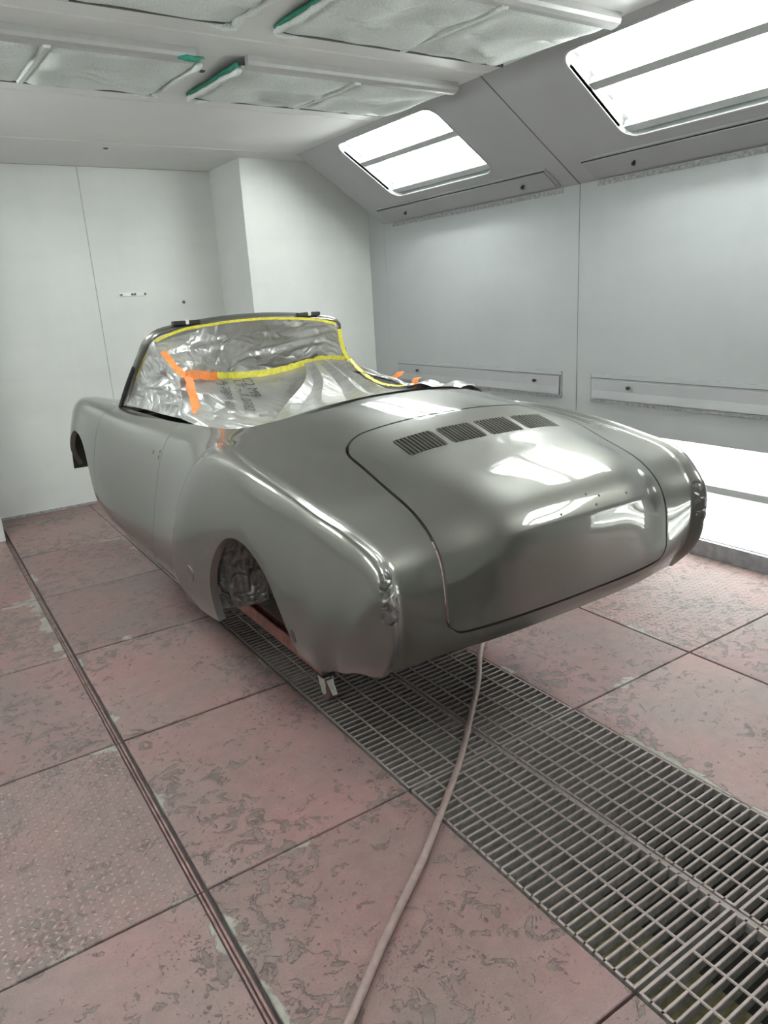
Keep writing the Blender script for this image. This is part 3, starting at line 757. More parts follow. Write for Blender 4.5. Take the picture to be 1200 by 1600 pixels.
# haunch: the rear fender swells out behind a curved leading line
hl = np.array([(2.985, .40), (2.985, .70), (2.965, .86), (2.925, .98), (2.86, 1.075), (2.77, 1.145), (2.65, 1.195), (2.5, 1.225), (2.2, 1.23), (1.9, 1.21), (1.4, 1.15), (1.2, 1.1)])
dl = np.array([hl[0]]); dense = []
for i in range(len(hl)-1):
    for f in np.linspace(0, 1, 8, endpoint=False): dense.append(hl[i]*(1-f)+hl[i+1]*f)
dense = np.array(dense)
pt = np.stack([S[..., 0].ravel(), S[..., 2].ravel()], 1)
d2 = ((pt[:, None, :]-dense[None])**2).sum(2); im = d2.argmin(1); dm = np.sqrt(d2.min(1))
tg = np.gradient(dense, axis=0); tgm = tg[im]; rel = pt-dense[im]
sgn = np.sign(tgm[:, 0]*rel[:, 1]-tgm[:, 1]*rel[:, 0])
sd = (dm*sgn).reshape(nT, nX)
amt = HA*sstep((sd+0.012)/0.075)
jj = np.interp(tt, tk, np.arange(J)); fade = sstep((jj-3)/2.0)
side_w = sstep((np.abs(S[..., 1])-0.60)/0.10)
S[..., 1] += np.sign(S[..., 1])*amt*side_w*fade[:, None]*(S[..., 0] < 3.3)
# lid: soft horizontal ridge above the number-plate area
yz = S[:, nX//2, :]; Larc = np.concatenate([[0], np.cumsum(np.linalg.norm(np.diff(S[:, 7*SUBK, :], axis=0), axis=1))])
L_cre = np.interp(3, jj, Larc)
rid = 0.011*np.exp(-np.abs(Larc-L_cre)/np.where(Larc < L_cre, 0.030, 0.075))[:, None]*sstep((0.42-np.abs(S[..., 1]))/0.20)
S[..., 0] -= rid*0.85; S[..., 2] += rid*0.45
# world positions
W = np.stack([XC+S[..., 1], S[..., 0], S[..., 2]], -1)
du = np.gradient(W, axis=0); dv = np.gradient(W, axis=1)
NR = np.cross(dv, du); NR /= np.linalg.norm(NR, axis=2, keepdims=True)+1e-12
if NR[nT//2, nX//2, 2] < 0: NR = -NR; FLIP = True
else: FLIP = False
# attribute rows: X Y Z nx ny nz x L
ATT = np.concatenate([W, NR, S[..., 1:2], np.broadcast_to(Larc[:, None, None], (nT, nX, 1))], 2).reshape(-1, 8)
FQ = np.array(grid_faces(nT, nX))
if True:
    v0 = ATT[FQ[len(FQ)//2]]; nrm0 = np.cross(v0[1, :3]-v0[0, :3], v0[2, :3]-v0[0, :3])
    if nrm0 @ v0[0, 3:6] < 0: FQ = FQ[:, ::-1]
BASE = (ATT, [tuple(f) for f in FQ])

def clip(mesh, g):
    """keep g >= 0; returns mesh and the list of cut edges"""
    A, F = mesh; A = [a for a in A]; g = list(g); ins = [x >= 0 for x in g]
    cache = {}; out = []; cut = []
    def mid(i, j):
        key = (i, j) if i < j else (j, i)
        if key not in cache:
            t = g[i]/(g[i]-g[j]); p = A[i]*(1-t)+A[j]*t; A.append(p); cache[key] = len(A)-1
        return cache[key]
    for f in F:
        c = [ins[i] for i in f]
        if all(c): out.append(f); continue
        if not any(c): continue
        nf = []; new = []
        for q in range(len(f)):
            i, j = f[q], f[(q+1) % len(f)]
            if ins[i]: nf.append(i)
            if ins[i] != ins[j]:
                m = mid(i, j); nf.append(m); new.append((m, ins[i]))
        if len(nf) >= 3: out.append(tuple(nf))
        if len(new) == 2:
            a, b = new[0][0], new[1][0]
            cut.append((a, b) if new[0][1] else (b, a))
    return (np.array(A), out), cut

def compact(mesh):
    A, F = mesh; used = sorted({i for f in F for i in f}); mp = {u: k for k, u in enumerate(used)}
    return A[used], [tuple(mp[i] for i in f) for f in F], mp

def surf_obj(name, mesh, cuts, mat, parent, depth=0.014, off=0.0):
    """mesh object of a clipped surface; cuts get a return flange of given depth"""
    A, F, mp = compact(mesh)
    V = A[:, :3]+A[:, 3:6]*off; nv = [tuple(p) for p in V]; fs = list(F); sm = [True]*len(fs)
    for cut, dep in cuts:
        dup = {}
        for a, b in cut:
            if a not in mp or b not in mp: continue
            ids = []
            for q in (a, b):
                if q not in dup:
                    p = A[mp[q]]; n_ = p[3:6]
                    nv.append(tuple(p[:3]+n_*off)); i0 = len(nv)-1
                    nv.append(tuple(p[:3]-n_*dep)); dup[q] = (i0, i0+1)
                ids.append(dup[q])
            fs.append((ids[0][0], ids[1][0], ids[1][1], ids[0][1])); sm.append(True)
    me = bpy.data.meshes.new(name); me.from_pydata(nv, [], fs); me.update(); me.materials.append(M[mat])
    me.polygons.foreach_set('use_smooth', sm)
    return put(link(name, me), parent) if parent else link(name, me)

def sdf_rr(x, y, cx, cy, hx, hy, r):
    qx = np.abs(x-cx)-hx+r; qy = np.abs(y-cy)-hy+r
    return np.hypot(np.maximum(qx, 0), np.maximum(qy, 0))+np.minimum(np.maximum(qx, qy), 0)-r

def sdf_poly(px, py, poly):
    poly = np.array(poly); d = np.full(px.shape, 1e9); ins = np.zeros(px.shape, bool)
    for i in range(len(poly)):
        a, b = poly[i], poly[(i+1) % len(poly)]
        ex, ey = b-a; wx, wy = px-a[0], py-a[1]
        t = np.clip((wx*ex+wy*ey)/(ex*ex+ey*ey+1e-15), 0, 1)
        d = np.minimum(d, np.hypot(wx-ex*t, wy-ey*t))
        c = ((a[1] > py) != (b[1] > py)) & (px < (b[0]-a[0])*(py-a[1])/(b[1]-a[1]+1e-15)+a[0]); ins ^= c
    return np.where(ins, -d, d)

half = np.array([(0, 2.425), (.18, 2.425), (.34, 2.445), (.46, 2.495), (.545, 2.59), (.585, 2.73), (.596, 3.0), (.600, 3.4), (.606, 3.9), (.618, 4.25), (.605, 4.33), (.5, 4.40), (.3, 4.46), (0, 4.49)])
hs = np.concatenate([[0], np.cumsum(np.hypot(*np.diff(half, axis=0).T))]); hf = spline_mat(hs, np.linspace(0, hs[-1], 80)) @ half
COCK = [tuple(p) for p in hf]+[(-a, y) for a, y in hf[::-1][1:-1]]

def g_cock(A): return sdf_poly(A[:, 6], A[:, 1], COCK)+(np.abs(A[:, 2]-1.2) > 0.25)*5
ARCH = ((2.205, 0.605, 0.342), (4.74, 0.69, 0.33))
def g_arch(A):
    d = np.minimum(*[np.hypot(A[:, 1]-y, A[:, 2]-z)-r for y, z, r in ARCH])
    return np.where(np.abs(A[:, 6]) < 0.55, 1.0, d)
LB = np.interp(1.10, jj, Larc); LT_ = np.interp(np.interp(2.10, T_Y := [P0[j, 7, 0] for j in range(5, 10)], range(5, 10)), jj, Larc)
def g_lid(A):
    x, L = A[:, 6], A[:, 7]; cy, hy = (LB+LT_)/2, (LT_-LB)/2
    top = sdf_rr(x, L, 0, cy, 0.492, hy, 0.13); bot = sdf_rr(x, L, 0, cy, 0.492, hy, 0.055)
    return np.where(L > cy, top, bot)
def g_door(A):
    zz = np.where(np.abs(A[:, 6]) > 0.5, A[:, 2], 5.0)
    r1 = sdf_rr(A[:, 1], zz, 3.855, 1.285, 0.475, 0.70, 0.10)
    return r1
L_lt = np.interp(np.interp(1.975, T_Y, range(5, 10)), jj, Larc); L_lb = np.interp(np.interp(1.862, T_Y, range(5, 10)), jj, Larc)
GRP = [(-0.338, -0.181), (-0.159, -0.011), (0.011, 0.159), (0.181, 0.338)]
def g_louv(A):
    d = np.full(len(A), 9.0)
    for a, b in GRP: d = np.minimum(d, sdf_rr(A[:, 6], A[:, 7], (a+b)/2, (L_lt+L_lb)/2, (b-a)/2, (L_lt-L_lb)/2, 0.008))
    return d

car = empty('convertible_car', (XC, 3.4, 0.0))
tag(car, 'freshly painted grey metallic convertible car body without wheels, cockpit masked with silver film', 'car')
GAP = 0.0048
m1, c_cock = clip(BASE, g_cock(BASE[0]))
m2, c_arch = clip(m1, g_arch(m1[0]))
shell, c_l = clip(m2, g_lid(m2[0])-GAP)
# doors: split off where the side lies within the door outline
shell2, c_d = clip(shell, g_door(shell[0])-0.0022)
body = surf_obj('body_shell', shell2, [(c_cock, 0.05), (c_arch, 0.030), (c_l, 0.022), (c_d, 0.010)], 'paint', car)
doorm, c_d2 = clip(shell, -(g_door(shell[0])+0.0008))
for sgn_ in (-1, 1):
    A, F = doorm
    f2 = [f for f in F if A[f[0], 6]*sgn_ > 0]
    d_o = surf_obj('door', (A, f2), [(c_d2, 0.010), (c_cock, 0.05)], 'paint', car)
lidm, c_lid = clip(m2, -(g_lid(m2[0])+GAP))
lid2, c_lv = clip(lidm, g_louv(lidm[0]))
lid = surf_obj('engine_lid', lid2, [(c_lid, 0.014), (c_lv, 0.012)], 'paint', car)

# surface sampler: point and normal on the body at lateral x and arc L
kxx = S[nT//2, :, 1]
def at_xL(x, L):
    ti = np.interp(L, Larc, np.arange(nT)); i = min(int(ti), nT-2); f = ti-i
    row = ATT.reshape(nT, nX, 8)[i]*(1-f)+ATT.reshape(nT, nX, 8)[i+1]*f
    xs_ = row[:, 6]; c = nX//2; rngk = np.arange(5*SUBK, 13*SUBK+1)
    q = np.interp(x, xs_[rngk], rngk); k = min(int(q), nX-2); g = q-k
    return row[k]*(1-g)+row[k+1]*g
# louvre slats
for a, b in GRP:
    n_s = 10
    for s in range(n_s):
        x = a+(b-a)*(s+0.5)/n_s; vs_, fs = [], []
        for q in range(6):
            L = L_lb-0.001+(L_lt-L_lb+0.002)*q/5
            r_ = at_xL(x, L); n_ = r_[3:6]; p = r_[:3]
            for dx, dn in ((-0.0043, -0.010), (-0.0026, 0.0010), (0.0012, 0.0022), (0.0034, 0.0005), (0.0016, -0.010)):
                vs_.append(p+np.array([dx, 0, 0])+n_*dn)
        for q in range(5):
            for w in range(5): fs.append((q*5+w, q*5+(w+1) % 5, (q+1)*5+(w+1) % 5, (q+1)*5+w))
        fs += [(4, 3, 2, 1, 0), (25, 26, 27, 28, 29)]
        put(MB().add(vs_, fs).build('louvre_slat', 'paint', None, 40), lid)
put(MB().add([tuple(at_xL(x, L)[:3]-at_xL(x, L)[3:6]*0.03) for L in (L_lb-0.02, L_lt+0.02) for x in (-0.36, -0.18, 0, 0.18, 0.36)], [(i, i+1, i+6, i+5) for i in range(4)]).build('louvre_shade_sheet', 'dark'), lid)  # dark sheet added as painted shade behind the louvre slots
# fixing holes on the lid for badge and plate lamp
def disc(p, n_, r, name, mat, parent, sq=1.0):
    n_ = np.array(n_)/np.linalg.norm(n_); a = np.cross(n_, [0, 0, 1.0]); a /= np.linalg.norm(a); b = np.cross(n_, a); p = np.array(p)+n_*0.0008
    c = [p+r*(math.cos(t_)*a+sq*math.sin(t_)*b) for t_ in np.linspace(0, 2*math.pi, 12, endpoint=False)]
    d = [q-n_*0.004 for q in c]
    return put(MB().add(c+d, [tuple(range(12))]+[(i, 12+i, 12+(i+1) % 12, (i+1) % 12) for i in range(12)]).build(name, mat), parent)
for x, dL in ((0.055, 0.060), (0.075, 0.020), (0.105, 0.045), (0.225, 0.030), (-0.08, 0.020)):
    r_ = at_xL(x, L_cre+dL); disc(r_[:3], r_[3:6], 0.0042, 'fixing_hole', 'dark', lid)

def side_pt(Y, z, sg=-1):
    """point on the outer body side at (Y, z)"""
    A = ATT; m = (np.sign(A[:, 6]) == sg) & (np.abs(A[:, 6]) > 0.66)
    B = A[m]; k = ((B[:, 1]-Y)**2+(B[:, 2]-z)**2).argmin(); return B[k]
for Y, z, r, nm in ((3.50, 1.05, 0.006, 'lock_hole'), (3.41, 1.055, 0.005, 'handle_hole'), (3.40, 1.03, 0.006, 'handle_hole'), (1.86, 0.725, 0.014, 'drain_hole')):
    for sg in (-1, 1):
        p = side_pt(Y, z, sg); disc(p[:3], p[3:6], r, nm, 'dark', car, 1.7)
p = side_pt(2.74, 0.675)
put(MB().lathe([(0, 0.034), (0.002, 0.034), (0.003, 0.030), (0.0015, 0.028), (0.0015, 0.001)], p[:3], p[3:6], 24).build('jacking_cover', 'paint', None, 30), car)

# windshield frame: a swept flat section
ws = [(-.640, 4.37, 1.150), (-.628, 4.26, 1.245), (-.608, 4.10, 1.375), (-.588, 3.95, 1.490), (-.570, 3.872, 1.552), (-.535, 3.848, 1.585), (-.47, 3.842, 1.604), (-.36, 3.842, 1.620), (-.18, 3.843, 1.636), (0, 3.844, 1.642)]
ws = ws+[(-x, y, z) for x, y, z in ws[::-1][1:]]
wl = np.concatenate([[0], np.cumsum(np.linalg.norm(np.diff(np.array(ws), axis=0), axis=1))]); wp = spline_mat(wl, np.linspace(0, wl[-1], 90)) @ np.array(ws); wp[:, 0] += 0.016
wtan = np.gradient(wp, axis=0); wtan /= np.linalg.norm(wtan, axis=1, keepdims=True)
def frame_dirs(i):
    t_ = wtan[i]; back = np.array([0, -0.72, -0.35]) if abs(t_[0]) > 0.5 else np.array([-np.sign(wp[i, 0])*0.25, -0.75, -0.55])
    back = back-t_*(back@t_); back /= np.linalg.norm(back); out = np.cross(t_, back)
    if out[2] < 0 and abs(t_[0]) > 0.5: out = -out
    if abs(t_[0]) <= 0.5 and out[0]*wp[i, 0] < 0: out = -out
    return back, out
vs_, fs = [], []
prof = [(-0.026, -0.008), (-0.018, 0.008), (0.0, 0.012), (0.018, 0.010), (0.026, 0.002), (0.024, -0.010), (0.0, -0.012)]
nP = len(prof)
for i in range(len(wp)):
    bk, ou = frame_dirs(i); c = np.array([XC, 0, 0])+wp[i]
    for u_, v_ in prof: vs_.append(c+bk*u_+ou*v_)
for i in range(len(wp)-1):
    for k in range(nP): fs.append((i*nP+k, i*nP+(k+1) % nP, (i+1)*nP+(k+1) % nP, (i+1)*nP+k))
fs += [tuple(range(nP))[::-1], tuple((len(wp)-1)*nP+k for k in range(nP))]
wframe = put(MB().add(vs_, fs).build('windshield_frame', 'paint', None, 45), car)
# black rubber seal on the outside of each pillar
for sg in (-1, 1):
    idx = [i for i in range(len(wp)) if np.sign(wp[i, 0]) == sg and wp[i, 2] < 1.42]
    path = []
    for i in idx: bk, ou = frame_dirs(i); path.append(np.array([XC, 0, 0])+wp[i]+ou*0.016+bk*0.002)
    put(MB().tube(path, 0.011, 8).build('pillar_seal', 'black', None, 60), wframe)
# header latch pads
for xx in (-0.355, 0.36):
    z0 = 1.6205+0.011
    put(MB().bevbox((XC+xx-0.07, 3.805, z0-0.012), (XC+xx+0.07, 3.850, z0+0.010), 0.004).build('header_latch', 'black'), wframe)
    put(MB().bevbox((XC+xx-0.008, 3.80, z0-0.010), (XC+xx+0.008, 3.852, z0+0.014), 0.003).build('latch_tab', 'chrome'), wframe)

# floor pan under the cockpit, inner wings and bulkheads
pan = MB()
pan.box((XC-0.66, 2.80, 0.50), (XC+0.66, 4.30, 0.515))
pan.box((XC-0.50, 4.32, 0.70), (XC+0.50, 5.42, 0.715))
put(pan.build('floor_pan', 'brownd'), car)
for sg in (-1, 1):
    x = XC+sg*0.47
    put(MB().box((min(x, x+sg*0.01), 4.34, 0.715), (max(x, x+sg*0.01), 5.2, 1.08)).build('inner_wing', 'dark'), car)
put(MB().box((XC-0.66, 2.80, 0.515), (XC+0.66, 2.82, 1.14)).build('rear_bulkhead', 'brownd'), car)
put(MB().box((XC-0.74, 4.32, 0.515), (XC+0.74, 4.335, 1.12)).build('front_bulkhead', 'dark'), car)
# front brake drums
for sg in (-1, 1):
    hub = put(MB().lathe([(0, 0.05), (0.02, 0.115), (0.05, 0.118), (0.075, 0.115), (0.08, 0.10), (0.085, 0.045), (0.12, 0.042), (0.13, 0.03)], (XC+sg*0.56, 4.74, 0.74), (sg, 0, 0), 28).build('brake_drum', 'drum', None, 40), car)
    for k in range(5):
        a = 2*math.pi*k/5
        put(MB().lathe([(0, 0.008), (0.018, 0.008)], (XC+sg*0.64, 4.74+0.08*math.cos(a), 0.74+0.08*math.sin(a)), (sg, 0, 0), 8).build('wheel_bolt', 'chrome'), hub)
    put(MB().tube([(XC+sg*0.50, 4.55, 0.95), (XC+sg*0.54, 4.70, 0.84), (XC+sg*0.56, 4.74, 0.74)], 0.02, 8).build('steering_arm', 'drum', None, 60), car)
    lv, lf = [], []
    for q in range(25):
        a = math.radians(6+199*q/24)
        for xx in (0.815, 0.66, 0.485):
            lv.append((XC+sg*xx, 4.74+0.345*math.cos(a), max(0.715, 0.69+0.345*math.sin(a)) if a > 0 else 0.69+0.345*math.sin(a)))
    put(MB().add(lv, grid_faces(25, 3)).build('wheel_well_shade', 'dark', None, 180), car)  # near-black shell added to fill the front arch with painted shade
# valance drain fitting
put(MB().lathe([(0, 0.012), (0.03, 0.012), (0.032, 0.006)], (XC+0.02, 1.60, 0.705), (0, 0, -1), 10).build('drain_fitting', 'chrome', None, 40), car)

# ------------------------------------------------------------------ masking film
def crumple(P, amp, scale, seed, nrm=None):
    """fold a [n,m,3] grid along random straight creases"""
    r_ = np.random.default_rng(seed); n, m = P.shape[:2]
    gu = np.gradient(P, axis=0); gv = np.gradient(P, axis=1); Nn = np.cross(gu, gv); Nn /= np.linalg.norm(Nn, axis=2, keepdims=True)+1e-9
    U, V = np.meshgrid(np.linspace(0, 1, n), np.linspace(0, 1, m), indexing='ij')
    d = np.zeros((n, m))
    for q in range(34):
        a = r_.uniform(0, math.pi); cu, cv = r_.uniform(0, 1, 2); w = r_.uniform(0.02, 0.08)*scale; ln = r_.uniform(0.08, 0.35)
        s = (U-cu)*math.cos(a)+(V-cv)*math.sin(a); t_ = -(U-cu)*math.sin(a)+(V-cv)*math.cos(a)
        d += r_.choice([-1, 1])*r_.uniform(0.3, 1)*np.maximum(0, 1-np.abs(s)/w)*np.exp(-(t_/ln)**2)
    edge = np.minimum(1, np.minimum(np.minimum(U, 1-U), np.minimum(V, 1-V))/0.04)
    return P+Nn*(amp*d*edge)[..., None]

def resample(pts, n):
    pts = np.array(pts, float); l = np.concatenate([[0], np.cumsum(np.linalg.norm(np.diff(pts, axis=0), axis=1))])
    x = np.linspace(0, l[-1], n)
    return spline_mat(l, x) @ pts if len(pts) > 2 else np.stack([np.interp(x, l, pts[:, c]) for c in range(3)], 1)

def coons(c0, c1, d0, d1, n, m):
    """c0,c1 along u (v=0,1); d0,d1 along v (u=0,1)"""
    c0, c1, d0, d1 = resample(c0, n), resample(c1, n), resample(d0, m), resample(d1, m)
    u = np.linspace(0, 1, n)[:, None, None]; v = np.linspace(0, 1, m)[None, :, None]
    return (1-v)*c0[:, None]+v*c1[:, None]+(1-u)*d0[None]+u*d1[None]-((1-u)*(1-v)*c0[0]+u*(1-v)*c0[-1]+(1-u)*v*c1[0]+u*v*c1[-1])

def sheet(name, P, mat, parent):
    n, m = P.shape[:2]
    return put(MB().add(P.reshape(-1, 3), grid_faces(n, m)).build(name, mat, None, 180), parent)

def ribbon(name, path, width, mat, parent, up_=(0, 0, 1), n=40, wob=0.003, seed=0):
    p = resample(path, n); t_ = np.gradient(p, axis=0); r_ = np.random.default_rng(seed); P = np.zeros((n, 4, 3))
    for i in range(n):
        w = np.array(up_, float); tt_ = t_[i]/np.linalg.norm(t_[i]); w = w-tt_*(w@tt_); w /= np.linalg.norm(w)
        for k, f in enumerate((-0.5, -0.17, 0.17, 0.5)): P[i, k] = p[i]+w*width*f+r_.normal(0, wob, 3)*0.5
    return sheet(name, P, mat, parent)

film = empty('cockpit_masking_film', (XC, 3.4, 1.15))
tag(film, 'crumpled silver masking film taped over windshield frame and open cockpit of the car', 'masking film')
X = lambda a: XC+a      # a: lateral offset, left negative
def hdr(i0, i1, dz=-0.022, dy=-0.006): return [(X(p[0]*0.97), p[1]+dy, p[2]+dz) for p in wp[i0:i1]]
iL = min(range(len(wp)), key=lambda i: abs(wp[i, 0]+0.55)+abs(wp[i, 2]-1.57)); iR = len(wp)-1-iL
tape_line = [(X(-.535), 3.49, 1.385), (X(-.37), 3.68, 1.360), (X(-.25), 3.80, 1.344), (X(-.02), 3.98, 1.312), (X(.16), 4.0, 1.310), (X(.375), 4.0, 1.337), (X(.50), 3.96, 1.356), (X(.60), 3.85, 1.345)]
# windshield sheet, header down to the taped dash line
top = hdr(iL, iR+1)
d0 = [top[0], (X(-.555), 3.66, 1.48), tape_line[0]]; d1 = [top[-1], (X(.585), 3.84, 1.45), tape_line[-1]]
P = coons(top[::8]+[top[-1]], tape_line, d0, d1, 90, 40)
P[..., 1] += 0.05*np.sin(np.linspace(0, math.pi, 40))[None, :]*np.sin(np.linspace(0, math.pi, 90))[:, None]
sheet('windshield_sheet', crumple(P, 0.016, 1.5, 3), 'film', film)
# left side sheet: pillar down to the door top
pil = [(X(p[0]*0.985), p[1]-0.012, p[2]-0.004) for p in wp[2:iL+1]]
d0 = [pil[0], (X(-.605), 4.0, 1.20), (X(-.595), 3.7, 1.200), (X(-.59), 3.36, 1.208)]
P = coons(pil[::3]+[pil[-1]], [(X(-.59), 3.36, 1.208), (X(-.57), 3.38, 1.30), tape_line[0]], d0, [pil[-1], (X(-.555), 3.66, 1.475), tape_line[0]], 50, 44)
P[..., 0] += 0.05*np.sin(np.linspace(0, math.pi, 50))[:, None]*np.sin(np.linspace(0, math.pi, 44))[None, :]
sheet('side_window_sheet', crumple(P, 0.018, 1.3, 5), 'film', film)
# lower sheet: from the dash line down into the cockpit
low = [(X(-.59), 3.37, 1.206), (X(-.57), 3.05, 1.175), (X(-.50), 2.80, 1.12), (X(-.20), 2.72, 1.05), (X(.2), 2.70, 1.05), (X(.57), 2.9, 1.15)]
P = coons(tape_line, low, [tape_line[0], (X(-.571), 3.39, 1.30), low[0]], [tape_line[-1], (X(.62), 3.4, 1.25), low[-1]], 80, 50)
P[..., 2] -= 0.05*np.sin(np.linspace(0, math.pi, 80))[:, None]*np.sin(np.linspace(0, math.pi, 50))[None, :]
PLOW = crumple(P, 0.010, 1.6, 8)
sheet('dash_sheet', PLOW, 'film2', film)
# tented sheet: from a high fold on the dash to the rear edge of the cockpit
apex = [(X(.36), 3.93, 1.350), (X(.42), 3.93, 1.356), (X(.50), 3.92, 1.360), (X(.60), 3.83, 1.350)]
edge = [(X(-.50), 2.53, 1.268), (X(-.36), 2.452, 1.308), (X(-.15), 2.432, 1.330), (X(.1), 2.432, 1.333), (X(.34), 2.452, 1.310), (X(.47), 2.51, 1.270), (X(.57), 2.66, 1.225)]
P = coons(apex, edge, [apex[0], (X(.14), 3.50, 1.282), (X(-.11), 3.18, 1.242), edge[0]], [apex[-1], (X(.62), 3.3, 1.245), edge[-1]], 100, 50)
u = np.linspace(0, 1, 100)[:, None]; v = np.linspace(0, 1, 50)[None, :]
fold = np.abs(((u*9+0.3*np.sin(u*11)) % 2)-1)-0.5
P[..., 2] += 0.035*fold*np.sin(np.pi*v**0.6)-0.05*np.sin(np.pi*v)*np.sin(np.pi*u)
sheet('tented_sheet', crumple(P, 0.006, 1.2, 13), 'film2', film)
# right side sheet hanging over the far door
P = coons([(X(.60), 3.83, 1.44), (X(.61), 3.74, 1.34), (X(.62), 3.59, 1.312), (X(.62), 3.46, 1.305), (X(.62), 3.22, 1.278), (X(.61), 3.11, 1.268), (X(.60), 2.99, 1.282), (X(.57), 2.80, 1.282), (X(.50), 2.60, 1.275)],
          [(X(.66), 4.22, 1.20), (X(.70), 3.9, 1.15), (X(.71), 3.7, 1.12), (X(.71), 3.5, 1.12), (X(.70), 3.2, 1.14), (X(.70), 3.0, 1.16), (X(.68), 2.85, 1.18), (X(.66), 2.72, 1.20), (X(.60), 2.56, 1.225)],
          [(X(.60), 3.83, 1.44), (X(.64), 4.02, 1.34), (X(.66), 4.22, 1.20)], [(X(.50), 2.60, 1.275), (X(.56), 2.58, 1.262), (X(.60), 2.56, 1.225)], 90, 26)
vv = np.linspace(0, 1, 26)[None, :]; uu = np.linspace(0, 1, 90)[:, None]
P[..., 0] -= 0.09*(1-vv)*np.minimum(1, uu*6); P[..., 2] += 0.038*np.sin(math.pi*vv)*np.minimum(1, uu*6)-0.012*(1-vv)
P[..., 2] += (0.006*np.sin(np.linspace(0, 29, 90))*np.linspace(0.6, 1, 90))[:, None]*np.sin(np.linspace(0.5, math.pi, 26))[None, :]
sheet('far_side_sheet', crumple(P, 0.018, 1.2, 21), 'film', film)
# tapes
ribbon('yellow_tape', [(p[0], p[1]-0.028, p[2]+0.004) for p in hdr(iL, iR+1)][::5], 0.014, 'yellow', film, (0, 0, 1), 70, 0.001, 2)
ribbon('yellow_tape', [(p[0], p[1]-0.03, p[2]+0.008) for p in tape_line[2:]], 0.036, 'yellow', film, (0, 0.25, 1), 60, 0.004, 3)
ribbon('yellow_tape', [(X(.548), 3.80, 1.535), (X(.556), 3.80, 1.45), (X(.575), 3.79, 1.38), (X(.590), 3.78, 1.352)], 0.022, 'yellow', film, (1, -0.3, 0), 24, 0.002, 4)
ribbon('yellow_tape', [(X(.60), 3.80, 1.362), (X(.555), 3.62, 1.312), (X(.485), 3.41, 1.285), (X(.38), 3.16, 1.285), (X(.27), 2.90, 1.30), (X(.16), 2.62, 1.325)], 0.028, 'yellow', film, (1, 0.4, 0), 50, 0.003, 4)
ribbon('yellow_tape', [(X(p[0]*0.985), p[1]-0.028, p[2]-0.006) for p in wp[12:iL+1:4]], 0.016, 'yellow', film, (0.3, -0.6, -0.4), 30, 0.001, 4)
ribbon('orange_tape', [(X(-.548), 3.645, 1.505), (X(-.538), 3.575, 1.455), (X(-.525), 3.50, 1.412), (X(-.505), 3.45, 1.385)], 0.030, 'orange', film, (0.6, 0.5, 0.6), 30, 0.005, 5)
ribbon('orange_tape', [(X(-.52), 3.44, 1.392), (X(-.44), 3.54, 1.386), (X(-.35), 3.64, 1.366), (X(-.235), 3.775, 1.347)], 0.046, 'orange', film, (0, 0.2, 1), 34, 0.004, 5)
ribbon('orange_tape', [(X(-.505), 3.445, 1.388), (X(-.515), 3.395, 1.332), (X(-.53), 3.33, 1.278), (X(-.545), 3.275, 1.225)], 0.046, 'orange', film, (0.8, 0.5, 0.2), 30, 0.004, 6)
ribbon('orange_tape', [(X(.585), 3.43, 1.222), (X(.600), 3.36, 1.258), (X(.612), 3.30, 1.292), (X(.625), 3.28, 1.30)], 0.045, 'orange', film, (0.3, 1, 0.2), 20, 0.004, 7)
ribbon('orange_tape', [(X(.615), 3.13, 1.285), (X(.585), 3.11, 1.276), (X(.555), 3.07, 1.245)], 0.050, 'orange', film, (0.2, 1, 0), 20, 0.003, 8)
# printed batch codes on the dash sheet
def print_text(txt, u0, v0, u1, size):
    cu = bpy.data.curves.new('print', 'FONT'); cu.body = txt; cu.size = 1.0; cu.align_x = 'LEFT'
    ob = bpy.data.objects.new('print', cu); COL.objects.link(ob)
    dg = bpy.context.evaluated_depsgraph_get(); me = bpy.data.meshes.new_from_object(ob.evaluated_get(dg)); bpy.data.objects.remove(ob)
    nu, nv_ = PLOW.shape[:2]
    def at(u, v):
        a, b = np.clip(u, 0, .999)*(nu-1), np.clip(v, 0, .999)*(nv_-1); i, j = int(a), int(b); f, g = a-i, b-j
        p = PLOW[i, j]*(1-f)*(1-g)+PLOW[i+1, j]*f*(1-g)+PLOW[i, j+1]*(1-f)*g+PLOW[i+1, j+1]*f*g
        n_ = np.cross(PLOW[i+1, j]-PLOW[i, j], PLOW[i, j+1]-PLOW[i, j]); n_ /= np.linalg.norm(n_); n_ = n_ if n_[2] > 0 else -n_
        return p+n_*0.004
    for vtx in me.vertices:
        x, y = vtx.co.x*size, vtx.co.y*size
        # text runs down the sheet (along +v), letters' tops towards +u
        vtx.co = at(u0+y*0.9+x*u1, v0+x)
    me.materials.append(M['ink']); return tag(put(link('printed_code', me), film), kind='stuff')
print_text('C2 M9', 0.50, 0.03, -0.12, 0.078)
print_text('LT - 1.0782', 0.44, 0.05, -0.12, 0.078)
print_text('A 2089 600', 0.345, 0.06, -0.12, 0.078)
print_text('J - 0', 0.315, 0.10, -0.12, 0.078)

